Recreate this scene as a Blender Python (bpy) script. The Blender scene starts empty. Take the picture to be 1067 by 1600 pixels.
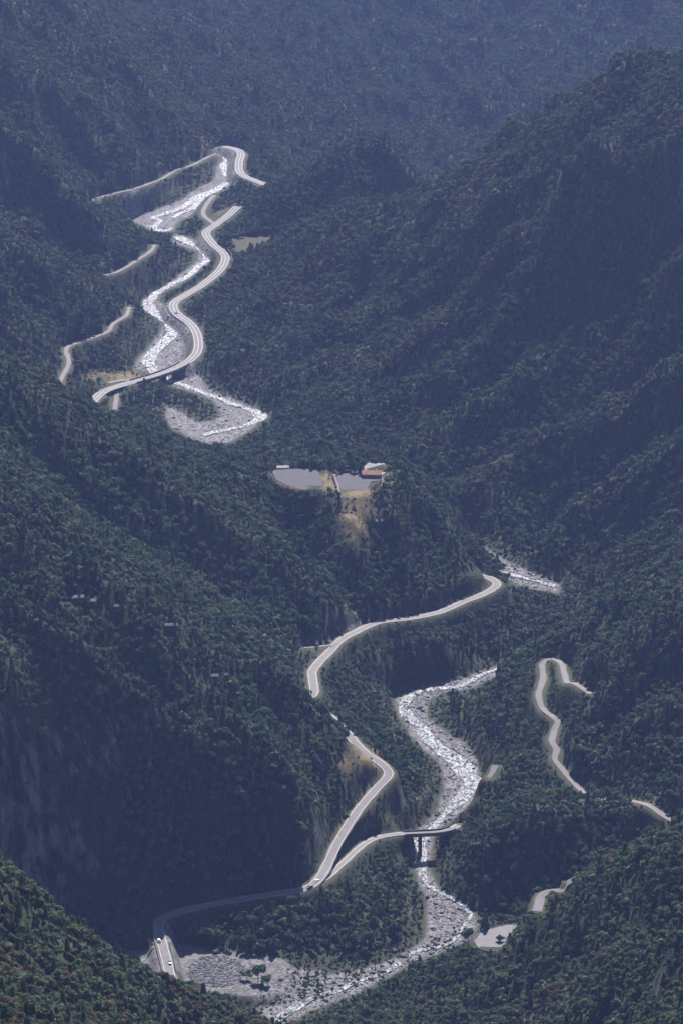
import bpy, bmesh, math, random
import numpy as np
from mathutils import Vector
random.seed(5); rng = np.random.default_rng(11)
# ------------------------------------------------------------------ camera, sky, sun, exposure
S = bpy.context.scene
CAMZ, PITCH, FPX = 1075.0, math.radians(20.0), 800 / math.tan(math.radians(13.686 / 2))
cd = bpy.data.cameras.new('camera'); cam = bpy.data.objects.new('camera', cd); S.collection.objects.link(cam)
cam.location = (0, 0, CAMZ); cam.rotation_euler = (math.pi / 2 - PITCH, 0, 0)
cd.sensor_fit = 'VERTICAL'; cd.sensor_height = 36; cd.lens = 150; cd.clip_start = 1; cd.clip_end = 30000
S.camera = cam
SUN_EL, SUN_AZ = math.radians(42), math.radians(7)        # azimuth from +Y towards +X
w = bpy.data.worlds.new('World'); S.world = w; w.use_nodes = True
nt = w.node_tree; nt.nodes.clear()
sky = nt.nodes.new('ShaderNodeTexSky'); sky.sky_type = 'NISHITA'; sky.sun_disc = False
sky.sun_elevation = SUN_EL; sky.sun_rotation = SUN_AZ; sky.altitude = 900
bg = nt.nodes.new('ShaderNodeBackground'); bg.inputs['Strength'].default_value = 0.05
wo = nt.nodes.new('ShaderNodeOutputWorld')
nt.links.new(sky.outputs[0], bg.inputs[0]); nt.links.new(bg.outputs[0], wo.inputs[0])
ld = bpy.data.lights.new('sun', 'SUN'); ld.energy = 5.0; ld.angle = math.radians(0.5); ld.color = (1, 0.93, 0.9)
sun = bpy.data.objects.new('sun', ld); S.collection.objects.link(sun)
sd = Vector((math.sin(SUN_AZ) * math.cos(SUN_EL), math.cos(SUN_AZ) * math.cos(SUN_EL), math.sin(SUN_EL)))
sun.rotation_euler = sd.to_track_quat('Z', 'Y').to_euler(); sun.location = (0, 3000, 3000)
S.view_settings.view_transform = 'Standard'; S.view_settings.look = 'None'
S.view_settings.exposure = 1.3; S.view_settings.gamma = 1
S.cycles.volume_max_steps = 64; S.cycles.max_bounces = 5; S.cycles.volume_bounces = 0
S.cycles.diffuse_bounces = 2; S.cycles.glossy_bounces = 2; S.cycles.transparent_max_bounces = 6
S.cycles.caustics_reflective = False; S.cycles.caustics_refractive = False

# ------------------------------------------------------------------ projection helpers
cp, sp = math.cos(PITCH), math.sin(PITCH)
KS = 0.03                                                   # the valley falls away from the camera
def floorz(Y): return -KS * (Y - 2200)
def W(px, py, h):
    """the point seen along a line of sight that lies h metres above the valley floor"""
    a = (px - 533.5) / FPX; b = (800 - py) / FPX
    dy = cp + b * sp; dz = -sp + b * cp
    t = -dz / dy; D = (CAMZ - KS * 2200 - h) / (t - KS)
    return (a / dy * D, D, h)
def project(X, Y, Z):
    d = Y * cp - (Z - CAMZ) * sp
    v = Y * sp + (Z - CAMZ) * cp
    return 533.5 + FPX * X / d, 800 - FPX * v / d, d
def dens(pts, step=18.0):
    out = [pts[0]]
    for a, b in zip(pts[:-1], pts[1:]):
        a = np.array(a, float); b = np.array(b, float)
        n = max(1, int(np.hypot(*(b - a)[:2]) / step))
        for i in range(1, n + 1): out.append(tuple(a + (b - a) * i / n))
    return out
def WL(l): return [W(*p[:3]) for p in l]
def smooth_line(P, step):
    """Catmull-Rom through the points, resampled"""
    P = np.array(P, float); Q = np.vstack([2 * P[0] - P[1], P, 2 * P[-1] - P[-2]]); out = []
    for i in range(1, len(Q) - 2):
        p0, p1, p2, p3 = Q[i - 1], Q[i], Q[i + 1], Q[i + 2]
        n = max(2, int(np.hypot(*(p2 - p1)[:2]) / step))
        for k in range(n):
            t = k / n
            out.append(0.5 * (2 * p1 + (p2 - p0) * t + (2 * p0 - 5 * p1 + 4 * p2 - p3) * t * t + (3 * p1 - p0 - 3 * p2 + p3) * t ** 3))
    out.append(P[-1]); return np.array(out)

# ------------------------------------------------------------------ the lie of the land, surveyed
BEDS = {  # gravel beds of the river (on the valley floor)
 'a': [(335,232),(352,232),(366,240),(365,262),(362,278),(370,285),(345,298),(325,308),(312,322),(296,338),(280,345),(268,362),(238,360),(225,352),(200,342),(205,335),(240,330),(262,320),(285,312),(300,300),(318,290),(335,283),(340,262),(338,245)],
 'b': [(275,366),(300,372),(318,385),(330,400),(322,412),(300,430),(275,447),(250,458),(248,470),(262,485),(282,497),(298,510),(300,530),(294,555),(284,575),(310,585),(320,600),(335,612),(370,625),(405,640),(418,650),(400,665),(360,690),(330,692),(300,684),(270,668),(262,650),(262,634),(285,645),(310,658),(334,658),(347,645),(335,625),(305,612),(280,606),(255,592),(240,583),(212,575),(215,562),(232,545),(250,520),(258,505),(240,490),(222,480),(228,468),(245,455),(268,440),(295,420),(312,405),(308,392),(290,385),(272,378)],
 'c': [(722,838),(745,850),(790,875),(830,895),(872,913),(872,925),(840,920),(800,912),(765,895),(735,865)],
 'd': [(780,1040),(795,1045),(760,1062),(735,1075),(690,1080),(665,1095),(665,1120),(690,1140),(725,1160),(742,1185),(750,1215),(745,1245),(715,1270),(695,1290),(675,1300),(672,1325),(670,1350),(680,1385),(700,1400),(730,1420),(752,1440),(735,1465),(705,1480),(680,1490),(640,1505),(600,1530),(560,1550),(520,1565),(480,1580),(450,1602),(395,1602),(400,1570),(425,1548),(450,1524),(475,1514),(520,1522),(560,1515),(600,1503),(640,1489),(668,1462),(665,1430),(668,1400),(650,1370),(640,1340),(640,1310),(660,1290),(685,1265),(695,1235),(690,1195),(665,1170),(640,1145),(625,1120),(618,1090),(640,1078),(700,1064),(740,1054)],
}
YARDS = {  # (outline, height)
 'yard': ([(262,1474),(300,1480),(360,1488),(440,1498),(455,1512),(436,1548),(400,1556),(330,1548),(290,1540),(262,1530)], 5),
 'hairpin': ([(741,1470),(749,1459),(766,1452),(788,1447),(804,1446),(800,1456),(790,1466),(787,1482),(767,1487),(748,1482)], 55),
 'field': ([(366,373),(392,368),(424,367),(434,375),(402,388),(372,393)], 8),
 'low_field': ([(328,336),(342,329),(366,322),(352,335),(338,346)], 6),
 'verge': ([(205,1486),(250,1488),(262,1530),(240,1525),(205,1500)], 11),
 'lot': ([(424,736),(460,734),(497,734.5),(501,745),(505,758),(496,763),(471,764),(448,757),(432,750)], 98),
 'upper_lot': ([(525,742),(545,741),(567,743),(598,742),(597,751),(580,753),(566,771),(552,776),(538,770),(529,760)], 95.5),
}
ROADS = {  # name: (width, [(px, py, height)])
 'road': (6.2, [(275,1560,12),(268,1530,14),(262,1505,15),(255,1478,16),(249,1452,17),(252,1438,18),(270,1428,19),(320,1415,20),(400,1401,22),(455,1393,23),(482,1386,24),(500,1371,25),(514,1345,26),(530,1312,28),(558,1268,31),(588,1232,33),(605,1214,34.5),(606,1204,35.5),(594,1192,37),(573,1178,38.5),(556,1162,40),(542,1145,42),(515,1120,45),(488,1104,46),(474,1094,46),(489,1086,46),(490,1070,46),(488,1050,45.5),(497,1036,45),(515,1018,43.5),(532,1000,42),(560,985,40),(585,974,38),(605,970,37),(640,966,35),(680,958,33),(702,950,32),(724,940,31),(748,931,30),(766,922,29.5),(776,912,29.5),(764,903,29.5),(745,898,30),(725,885,31)]),
 'side_road': (4.6, [(494,1381,24.2),(512,1370,23.4),(532,1352,22),(562,1324,19.5),(585,1310,17.5),(615,1303.5,16),(640,1302,15.5),(680,1300,15),(702,1296,15),(716,1289,15)]),
 'short_track': (4.2, [(763,1215,23.5),(769,1207,25),(774,1196,27)]),
 'track': (4.2, [(922,1084,62),(898,1068,62),(886,1066,58),(880,1050,56),(876,1036,55),(860,1029,53),(847,1037,51),(848,1060,49),(841,1085,47),(846,1105,45),(862,1120,45),(870,1128,44),(866,1142,42),(861,1157,41),(869,1172,39),(866,1185,37.5),(878,1203,35.5),(892,1219,34),(910,1236,33),(940,1248,36),(975,1250,45),(1007,1256,54),(1030,1270,54),(1052,1284,53)]),
 'hillside_track': (5.5, [(836,1428,68),(822,1438,62),(808,1446,57),(798,1451,55.2)]),
 'upper_track': (6, [(838,1424,86),(842,1412,87),(848,1397,88.5),(866,1392,91),(880,1391,93),(886,1380,95.5),(900,1372,99)]),
 'valley_track': (3.8, [(95,612,37),(96,592,36),(108,568,34),(104,545,33),(122,535,31),(150,526,29),(170,517,28),(178,505,27),(198,492,25),(203,477,24)]),
 'far_track': (3.4, [(163,430,32),(185,424,30),(212,408,27),(236,392,24),(242,382,24)]),
 'far_valley_track': (3.2, [(128,320,34),(150,310,31),(175,303,28),(205,296,25),(230,288,21),(255,278,17),(275,266,14),(300,258,11),(320,248,9),(338,240,8)]),
 'highway_far': (8.6, [(424,298,12),(412,288,12),(396,281,11),(382,275,10),(374,266,9.5),(374,252,9),(377,240,8.5),(368,233,8),(350,229,7)]),
 'highway': (8.6, [(372,322,11.5),(356,337,9.5),(336,352,7.5),(322,364,6.5),(334,382,6.5),(350,396,6.5),(352,407,6.5),(342,424,6.5),(315,446,6.5),(290,461,6.5),(272,474,6.5),(276,489,6.5),(297,505,7.0),(308,522,8.0),(310,544,8.5),(300,560,8.5),(275,575,8.5),(240,588,8.5),(200,599,8.0),(166,610,8.0),(148,624,8.5),(136,642,9.5)]),
 'service_road': (4.5, [(338,352,4),(318,335,3),(324,318,3),(335,305,3)]),
 'approach_road': (4, [(184,602,6),(182,620,4),(180,640,3)]),
 'spur_road': (5, [(210,594,7),(190,594,7),(170,598,7)]),
 'cut_road': (3, [(476,1012,46),(500,1010,44),(520,1008,43)]),
}
RIDGES = [
 # right mountain
 [(1130,170,272),(1067,152,266),(1044,134,268),(1024,136,266),(990,150,252),(960,158,246),(930,160,240),(905,182,226),(860,205,206),(800,240,176),(700,284,134),(640,305,110),(560,330,86),(480,353,60),(400,403,30),(365,434,16)],
 # its body
 [(900,600,78)],[(1000,500,122)],[(1067,600,120)],[(1067,750,85)],[(950,750,48)],[(850,400,125)],[(700,500,62)],[(600,600,30)],[(520,640,12)],[(800,780,20)],[(1067,400,180)],[(1000,850,45)],[(560,450,52)],
 # the far mountain
 [(200,40,20),(250,0,-10),(270,-30,-15)],[(250,80,-5)],[(330,170,-10)],[(400,200,-25)],[(400,240,-8)],[(400,100,-55)],[(400,0,-60)],[(600,150,-105)],[(600,100,-100)],[(600,0,-75)],[(800,0,-90)],[(800,100,-120)],[(1000,0,-80)],[(1000,90,-110)],[(1067,0,-80)],[(700,190,-100)],[(500,50,-75)],[(330,0,-35)],[(480,190,-60)],
 [(180,20,0),(200,0,5)],
 # the wooded spur behind the highway
 [(352,358,6),(380,334,17),(425,306,33),(480,268,57),(533,242,77),(600,214,92)],
 # left wall
 [(0,372,115),(60,402,98),(120,432,66),(180,462,36),(196,470,28)],
 [(0,192,150),(60,232,122),(120,302,90),(150,332,56),(200,367,32),(245,388,22)],
 [(100,-20,130),(180,18,80),(190,48,65),(240,112,50),(280,162,32),(320,217,18),(337,235,9)],
 [(0,100,150)],[(0,0,170)],[(100,150,110)],[(200,200,68)],[(0,335,72)],[(100,352,42)],[(0,480,105)],[(50,520,80)],
 # alpha, the long wooded ridge on the left
 [(-60,538,250),(0,576,227),(70,632,201),(110,664,186),(140,686,173),(200,702,155),(280,724,133),(350,736,115),(400,742,105)],
 [(150,750,150)],[(0,700,205)],[(-60,700,225)],
 # gamma, the spur towards the rock cut
 [(250,735,132),(300,765,124),(350,802,114),(400,842,100),(450,885,83),(500,930,66),(545,965,52)],
 # beta
 [(-60,720,235),(0,752,215),(100,812,190),(200,882,160),(280,937,130),(370,987,95),(430,1030,72),(462,1062,57)],
 # lower slopes and the cliff top
 [(0,900,190)],[(0,1000,168)],[(0,830,203)],[(-60,1000,185)],[(100,950,178)],[(200,1000,150)],[(300,1050,125)],[(400,1100,95)],[(500,1150,62)],
 [(-60,1090,165),(0,1108,150),(100,1130,126),(200,1140,112),(300,1165,97),(380,1200,80),(440,1260,62),(470,1320,45)],
 [(450,1200,78)],
 # its foot
 [(-60,1480,12),(0,1480,12),(100,1475,12),(150,1470,12),(215,1455,14)],[(300,1438,10)],[(400,1422,9)],[(450,1412,9)],
 # knoll above the bend
 [(560,1183,49),(578,1192,46)],
 # promontory
 [(600,722,101),(640,738,97),(670,770,85),(700,815,68),(730,862,48),(745,885,38)],
 [(600,850,70)],[(600,900,55)],[(650,900,52)],[(550,850,78)],[(545,812,88)],[(560,905,60)],[(450,800,82)],[(420,790,80)],
 # slopes under the road
 [(600,1040,20)],[(690,1008,20)],[(640,1020,20)],[(800,960,12)],[(750,1020,5)],[(880,955,3)],[(560,1100,20)],[(600,1170,17)],[(650,1200,14)],[(640,1260,12)],[(540,1060,30)],[(860,940,3)],
 [(560,1400,10)],[(620,1380,9)],[(560,1450,8)],[(640,1430,7)],[(480,1450,9)],
 # right bank spur
 [(1130,840,125),(1067,870,108),(1000,905,95),(930,945,80),(870,990,55),(820,1030,25),(797,1048,8)],
 [(1067,1000,110)],[(1067,1100,82)],[(960,1010,82)],[(760,1120,12)],[(800,1100,28)],[(800,1180,24)],[(1130,1100,110)],
 [(740,1282,18),(800,1285,42),(850,1270,50),(900,1250,52),(950,1262,50)],
 [(900,1400,18)],[(820,1422,4)],[(1000,1340,30)],[(1067,1220,62)],
 # right foreground
 [(1130,1278,220),(1067,1308,188),(960,1356,146),(910,1382,110)],[(838,1432,80),(812,1455,68)],[(726,1490,38),(690,1505,18),(640,1535,3)],
 [(1067,1600,280)],[(1067,1450,230)],[(900,1500,125)],[(960,1400,158)],[(800,1600,125)],[(650,1600,42)],[(540,1600,6)],[(740,1545,50)],[(1130,1600,320)],
 # left foreground
 [(-60,1325,372),(0,1368,328),(70,1423,287),(130,1475,247),(210,1545,187),(260,1572,152),(300,1585,132),(370,1600,92),(425,1625,53)],
 [(-60,1600,450)],[(0,1600,400)],[(200,1600,290)],[(320,1600,190)],
]
HIDDEN = [ (-25,4080,-45),(20,4060,-50),(-10,4250,-70),(60,4080,-50),(-40,4300,-60),(-305,3810,105),(-265,3830,75),(-235,3850,45),(-285,3520,72),(-245,3545,42),  # (x, distance, height): what lies behind crests
 (300,3650,60),(230,3750,20),(300,3950,-60),(180,3980,-50),(400,4100,-60),(90,4250,-60),(330,4500,-110),(150,4500,-110),(130,3780,20),(60,3800,25),(420,3700,60),(20,3780,45),(-15,3770,22),
 (-60,3085,8),(-10,3045,2),(30,2990,0),(60,2945,0),(-110,3060,30),(-200,2970,55),(-250,2960,95),(-190,2850,112),(-150,2850,92),(-230,2850,135),(-160,2960,40),(-215,3060,45),
 (170,2790,0),(152,2738,0),(130,2715,0),(110,2700,0),
 (-150,1700,170),(-110,1830,110),(-75,1920,65),(-50,1990,30),(-170,1850,70),(-120,2000,20),(-80,2090,6),(-150,2120,6),(-200,2050,20),(-230,1800,130),(-240,2150,12),
 (150,2120,70),(120,2160,40),(180,2130,90),(95,2200,10),(200,2200,70),(230,2150,110),
 (-170,2560,140),(-120,2594,128),(-85,2600,100),(-64,2612,84),(-40,2618,62),(-22,2628,50),
 (-330,4188,150),(-100,4120,0),(-150,4300,0),(-200,4440,0),(-230,4560,0),(-160,4580,10),(-330,4700,120),(-400,3600,200),(-400,3000,200),(-300,2500,260),(-300,2200,160),
 (-230,4900,80),(-100,5900,-20),(200,6100,-40),(500,6100,-30),(600,5000,-50),(500,3500,200),(450,2900,200),(400,2500,180),(350,2100,230),(300,1500,380),(0,1200,330),(-300,1200,500),(0,1500,170),(100,1750,90),(-60,1650,130),(0,1900,30),
]
C = []
for l in RIDGES:
    pts = WL(l)
    C += dens(pts, 20) if len(pts) > 1 else pts
# gullies
for l in [[(430,790,84),(460,835,72),(500,892,58),(545,935,49),(575,964,41)]]:
    C += dens(WL(l), 20)
C += HIDDEN
RL = {}
for k, (wd, l) in ROADS.items():
    RL[k] = (wd, smooth_line(WL(l), 3.0))
BRIDGE_SPANS = {'highway': [((284,572),(214,594))], 'side_road': [((634,1302),(705,1296))]}
def on_span(k, P):
    """flags for the road samples that are carried by a bridge"""
    X, Y = P[:, 0], P[:, 1]; f = np.zeros(len(P), bool)
    px, py, _ = project(X, Y, P[:, 2] + floorz(Y))
    for (a, b) in BRIDGE_SPANS.get(k, []):
        f |= (px >= min(a[0], b[0])) & (px <= max(a[0], b[0])) & (py >= min(a[1], b[1]) - 8) & (py <= max(a[1], b[1]) + 8)
    return f
SPAN = {k: on_span(k, v[1]) for k, v in RL.items()}
for k, (wd, P) in RL.items():
    C += [tuple(p) for p, s in zip(P[::7], SPAN[k][::7]) if not s]
BEDW = {}
for k, l in BEDS.items():
    P = [W(x, y, 0.5) for x, y in l]; BEDW[k] = np.array(P)[:, :2]
    C += dens(P + [P[0]], 25)[:-1]
YW = {}
for k, (l, h) in YARDS.items():
    P = [W(x, y, h) for x, y in l]; YW[k] = (np.array(P)[:, :2], h)
    C += dens(P + [P[0]], 15)[:-1]
C = np.array(C, float)
# thin out near-duplicates
keep = []
cell = {}
for i, c in enumerate(C):
    kx, ky = int(c[0] // 5), int(c[1] // 5); ok = True
    for a in (-1, 0, 1):
        for b in (-1, 0, 1):
            for j in cell.get((kx + a, ky + b), ()):
                if (C[j, 0] - c[0]) ** 2 + (C[j, 1] - c[1]) ** 2 < 25: ok = False
    if ok: cell.setdefault((kx, ky), []).append(i); keep.append(i)
C = C[keep]
def rbf_fit(P):
    n = len(P); d = np.hypot(P[:, None, 0] - P[None, :, 0], P[:, None, 1] - P[None, :, 1])
    A = np.zeros((n + 3, n + 3)); A[:n, :n] = -d + 1.0 * np.eye(n) * 0
    T = np.c_[np.ones(n), P[:, 0] / 1000, P[:, 1] / 1000]
    A[:n, n:] = T; A[n:, :n] = T.T
    return np.linalg.solve(A, np.r_[P[:, 2], 0, 0, 0])
RW = rbf_fit(C)
def rbf(X, Y):
    out = np.zeros(X.size); x = X.ravel().astype(np.float32); y = Y.ravel().astype(np.float32); n = len(C)
    cx, cy, wv = C[:, 0].astype(np.float32), C[:, 1].astype(np.float32), RW[:n].astype(np.float32)
    for i in range(0, x.size, 4000):
        dx = x[i:i + 4000, None] - cx; dy = y[i:i + 4000, None] - cy
        out[i:i + 4000] = (np.sqrt(dx * dx + dy * dy)) @ (-wv)
    out += RW[n] + RW[n + 1] * x / 1000 + RW[n + 2] * y / 1000
    return out.reshape(X.shape)
# fan-shaped survey grid, finest where the ground is nearest
NU, NV = 420, 1300
uu = np.linspace(-1, 1, NU); U = 0.118 * uu + 0.25 * np.sign(uu) * np.clip(np.abs(uu) - 0.93, 0, 1) ** 1.2 * 20 * 0.07
Y0, Y1 = 1120.0, 6100.0
V = Y0 * (Y1 / Y0) ** np.linspace(0, 1, NV)
GY = np.repeat(V[:, None], NU, 1); GX = GY * U[None, :]
# solve on a coarse copy, then refine
cu = np.arange(0, NU, 2); cv = np.arange(0, NV, 2)
if cu[-1] != NU - 1: cu = np.r_[cu, NU - 1]
if cv[-1] != NV - 1: cv = np.r_[cv, NV - 1]
Hc = rbf(GX[np.ix_(cv, cu)], GY[np.ix_(cv, cu)])
T1 = np.array([np.interp(np.arange(NU), cu, r) for r in Hc])
H = np.array([np.interp(np.arange(NV), cv, T1[:, j]) for j in range(NU)]).T.copy()

# ---- noise
_perm = rng.permutation(4096)
_g = rng.uniform(0, 2 * math.pi, 4096)
def perlin(x, y, s=0):
    xi = np.floor(x).astype(int); yi = np.floor(y).astype(int); fx = x - xi; fy = y - yi
    u = fx * fx * fx * (fx * (fx * 6 - 15) + 10); v = fy * fy * fy * (fy * (fy * 6 - 15) + 10)
    def gr(a, b, dx, dy):
        g = _g[(_perm[(a + s * 57) & 4095] + b * 131) & 4095]; return np.cos(g) * dx + np.sin(g) * dy
    a = gr(xi, yi, fx, fy); b = gr(xi + 1, yi, fx - 1, fy); c = gr(xi, yi + 1, fx, fy - 1); d = gr(xi + 1, yi + 1, fx - 1, fy - 1)
    return ((a + u * (b - a)) + v * ((c + u * (d - c)) - (a + u * (b - a)))) * 1.5
def fbm(x, y, o=4, s=0, ridged=False):
    t = 0; a = 1
    for i in range(o):
        n = perlin(x, y, s + i)
        t = t + a * ((0.5 - np.abs(n)) * 1.4 if ridged else n); a *= 0.5; x = x * 2.03 + 7; y = y * 2.03 + 3
    return t

# ---- distances to the surveyed lines
def seg_dist(X, Y, P, reach, val=None):
    """distance to a polyline, and interpolated val, only within reach"""
    D = np.full(X.shape, 1e9, np.float32); VV = np.zeros(X.shape, np.float32)
    for i in range(0, len(P) - 1):
        ax, ay = P[i, 0], P[i, 1]; bx, by = P[i + 1, 0], P[i + 1, 1]
        if X.ndim == 2:
            r0 = max(0, np.searchsorted(V, min(ay, by) - reach) - 1); r1 = min(NV, np.searchsorted(V, max(ay, by) + reach) + 1)
            if r1 <= r0: continue
            ym = V[r0]; c0 = max(0, np.searchsorted(U, (min(ax, bx) - reach) / (V[r0] if min(ax, bx) - reach < 0 else V[r1 - 1])) - 1)
            c1 = min(NU, np.searchsorted(U, (max(ax, bx) + reach) / (V[r0] if max(ax, bx) + reach > 0 else V[r1 - 1])) + 1)
            if c1 <= c0: continue
            sl = (slice(r0, r1), slice(c0, c1))
        else:
            sl = np.nonzero((np.abs(Y - (ay + by) / 2) < reach + abs(by - ay)) & (np.abs(X - (ax + bx) / 2) < reach + abs(bx - ax)))[0]
            if not len(sl): continue
        x = X[sl]; y = Y[sl]; L = (bx - ax) ** 2 + (by - ay) ** 2 + 1e-9
        t = np.clip(((x - ax) * (bx - ax) + (y - ay) * (by - ay)) / L, 0, 1)
        d = np.hypot(x - ax - t * (bx - ax), y - ay - t * (by - ay)); m = d < D[sl]
        D[sl] = np.where(m, d, D[sl])
        if val is not None: VV[sl] = np.where(m, val[i] + t * (val[i + 1] - val[i]), VV[sl])
    return D, VV
def inside(X, Y, P):
    r = np.zeros(X.shape, bool); n = len(P); j = n - 1
    bb = (X > P[:, 0].min()) & (X < P[:, 0].max()) & (Y > P[:, 1].min()) & (Y < P[:, 1].max())
    x = X[bb]; y = Y[bb]; q = np.zeros(x.shape, bool)
    for i in range(n):
        xi, yi, xj, yj = *P[i], *P[j]
        if yi != yj: q ^= ((yi > y) != (yj > y)) & (x < (xj - xi) * (y - yi) / (yj - yi) + xi)
        j = i
    r[bb] = q; return r
near = np.full(GX.shape, 1e9, np.float32)         # distance to anything surveyed flat
road_d = {}
for k, (wd, P) in RL.items():
    d, v = seg_dist(GX, GY, P, 45, P[:, 2]); road_d[k] = (d, v); near = np.minimum(near, d)
bed_sd = np.full(GX.shape, 1e9, np.float32)
for k, P in BEDW.items():
    d, _ = seg_dist(GX, GY, np.vstack([P, P[:1]]), 60); ins = inside(GX, GY, P)
    bed_sd = np.minimum(bed_sd, np.where(ins, -d, d))
yard_sd = {}
for k, (P, h) in YW.items():
    d, _ = seg_dist(GX, GY, np.vstack([P, P[:1]]), 40); ins = inside(GX, GY, P)
    yard_sd[k] = np.where(ins, -d, d); near = np.minimum(near, np.maximum(yard_sd[k], 0))
near = np.minimum(near, np.maximum(bed_sd, 0))

# ---- ribs and gullies (polylines picked on the slopes, px py)
def sample(Hh, x, y):
    u = np.interp(x / y, U, np.arange(NU)); v = np.log(y / Y0) / math.log(Y1 / Y0) * (NV - 1)
    u = np.clip(u, 0, NU - 1.001); v = np.clip(v, 0, NV - 1.001); i = u.astype(int); j = v.astype(int); a = u - i; b = v - j
    return (Hh[j, i] * (1 - a) + Hh[j, i + 1] * a) * (1 - b) + (Hh[j + 1, i] * (1 - a) + Hh[j + 1, i + 1] * a) * b
def cast(px, py, dmin=1150, dmax=6000, Hh=None):
    a = (px - 533.5) / FPX; b = (800 - py) / FPX; dy = cp + b * sp; dz = -sp + b * cp
    D = np.arange(dmin, dmax, 3.0); z = CAMZ + D * dz / dy
    hz = sample(H if Hh is None else Hh, D * a / dy, D) + floorz(D); m = np.nonzero(hz > z)[0]
    D0 = D[m[0]] if len(m) else D[-1]
    return D0 * a / dy, D0
RIBS = [  # (amplitude, width, dmin, line)
 # right mountain
 (14, 16, 2500, [(1030,112),(940,240),(860,300),(760,400),(640,500),(540,580),(470,620)]),
 (12, 14, 2500, [(930,130),(850,250),(760,320),(660,420),(560,500),(450,560),(360,580)]),
 (10, 13, 2500, [(860,180),(790,260),(700,340),(600,420),(480,490),(380,500)]),
 (16, 18, 2500, [(1080,245),(1000,290),(920,340),(850,400),(790,470),(700,540),(620,600),(520,660)]),
 (12, 16, 2500, [(900,350),(830,470),(760,560),(680,620),(600,670)]),
 (13, 18, 2500, [(1080,440),(980,520),(900,590),(800,640),(700,690),(650,720)]),
 (14, 18, 2500, [(1080,580),(980,640),(900,700),(800,730),(740,790)]),
 (-14, 16, 2500, [(1080,560),(980,590),(900,660),(820,700),(720,745)]),
 (-14, 16, 2500, [(1080,370),(980,440),(880,520),(780,590),(680,660)]),
 (-12, 14, 2500, [(960,180),(880,290),(790,380),(680,470),(560,560)]),
 (-12, 14, 2500, [(890,190),(780,310),(680,400),(560,480),(440,540)]),
 (-10, 14, 2500, [(700,280),(620,350),(520,420),(420,470)]),
 (12, 14, 2500, [(1080,700),(1000,760),(920,800),(850,880)]),
 (-12, 14, 2500, [(1080,660),(1000,710),(900,770),(830,850)]),
 (-12, 14, 2500, [(1080,800),(980,820),(900,900)]),
 # far mountain
 (16, 20, 3600, [(500,-30),(440,60),(380,130),(330,180)]),
 (18, 22, 3600, [(700,-30),(600,50),(520,110),(440,190),(410,260)]),
 (16, 20, 3600, [(800,0),(720,60),(640,100),(570,170),(500,220)]),
 (-16, 20, 3600, [(620,-20),(520,70),(440,150),(390,230)]),
 (-16, 20, 3600, [(760,-20),(660,60),(580,120),(500,190),(460,240)]),
 (-14, 20, 3600, [(440,-20),(370,80),(320,150)]),
 (16, 24, 3600, [(980,0),(880,40),(800,110),(740,190)]),
 (-18, 24, 3600, [(880,-20),(800,40),(720,120),(660,200)]),
 (14, 16, 3600, [(340,-20),(290,60),(250,90)]),
 # left wall
 (14, 18, 3000, [(0,100),(70,150),(130,220),(200,300),(240,330)]),
 (-14, 18, 3000, [(0,150),(80,190),(150,270),(200,330)]),
 (-14, 18, 3000, [(30,40),(110,110),(200,190),(260,270)]),
 (14, 16, 3000, [(60,0),(140,70),(200,140),(260,210),(300,260)]),
 (-12, 16, 3000, [(0,280),(70,320),(130,380),(180,420)]),
 (-10, 14, 2900, [(0,430),(50,470),(100,520),(120,580)]),
 (8, 12, 2900, [(0,480),(60,530),(95,590)]),
 # alpha face
 (7, 14, 2400, [(150,690),(190,720),(260,760),(350,830),(430,880)]),
 (-12, 16, 2400, [(0,640),(80,720),(160,790),(260,850),(350,910)]),
 (7, 14, 2400, [(80,650),(140,710),(200,760),(280,810)]),
 (-6, 12, 2400, [(330,735),(370,790),(440,850),(480,890)]),
 # beta face
 (9, 16, 2100, [(0,840),(100,900),(180,960),(270,1010),(350,1060),(440,1100)]),
 (-9, 14, 2100, [(0,800),(100,870),(200,940),(300,1000),(400,1050)]),
 (-9, 14, 2100, [(0,920),(90,960),(180,1020),(280,1090),(360,1140)]),
 (8, 14, 2100, [(0,960),(80,1010),(160,1060),(240,1110)]),
 (7, 12, 2100, [(400,1080),(480,1130),(540,1180),(560,1215)]),
 (-8, 12, 2100, [(420,1120),(470,1180),(510,1250),(520,1300)]),
 (8, 12, 2100, [(380,1150),(430,1210),(480,1290),(490,1350)]),
 # promontory face
 (6, 10, 2600, [(600,760),(620,830),(640,900),(650,945)]),
 (-7, 10, 2600, [(640,760),(680,830),(690,900)]),
 (-5, 10, 2600, [(570,800),(590,870),(600,940)]),
 # right bank
 (8, 12, 2200, [(1080,990),(1000,1010),(930,1050),(900,1100)]),
 (-9, 12, 2200, [(1080,1060),(1000,1090),(940,1140),(920,1200)]),
 (7, 12, 2200, [(1080,1130),(1010,1150),(960,1190)]),
 (6, 10, 2200, [(840,1130),(780,1180),(770,1240)]),
 (-6, 10, 2200, [(1000,940),(950,990),(890,1010)]),
 # right foreground
 (8, 14, 1300, [(1080,1340),(980,1380),(900,1420),(840,1480),(760,1540)]),
 (-9, 14, 1300, [(1080,1420),(980,1450),(900,1500),(820,1560)]),
 (7, 14, 1300, [(1080,1500),(1000,1530),(930,1600)]),
 # left foreground
 (7, 14, 1200, [(0,1400),(60,1450),(120,1500),(180,1570)]),
 (-7, 14, 1200, [(0,1440),(50,1500),(100,1560)]),
]
Hbase = H.copy()
fade = np.clip((near - 4) / 30.0, 0, 1); fade = fade * fade * (3 - 2 * fade)
for l in RIDGES:
    if len(l) > 2:
        d, _ = seg_dist(GX, GY, np.array(WL(l)), 40); fade *= .08 + .92 * np.clip(d / 36, 0, 1)
RD = np.zeros_like(H)
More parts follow.
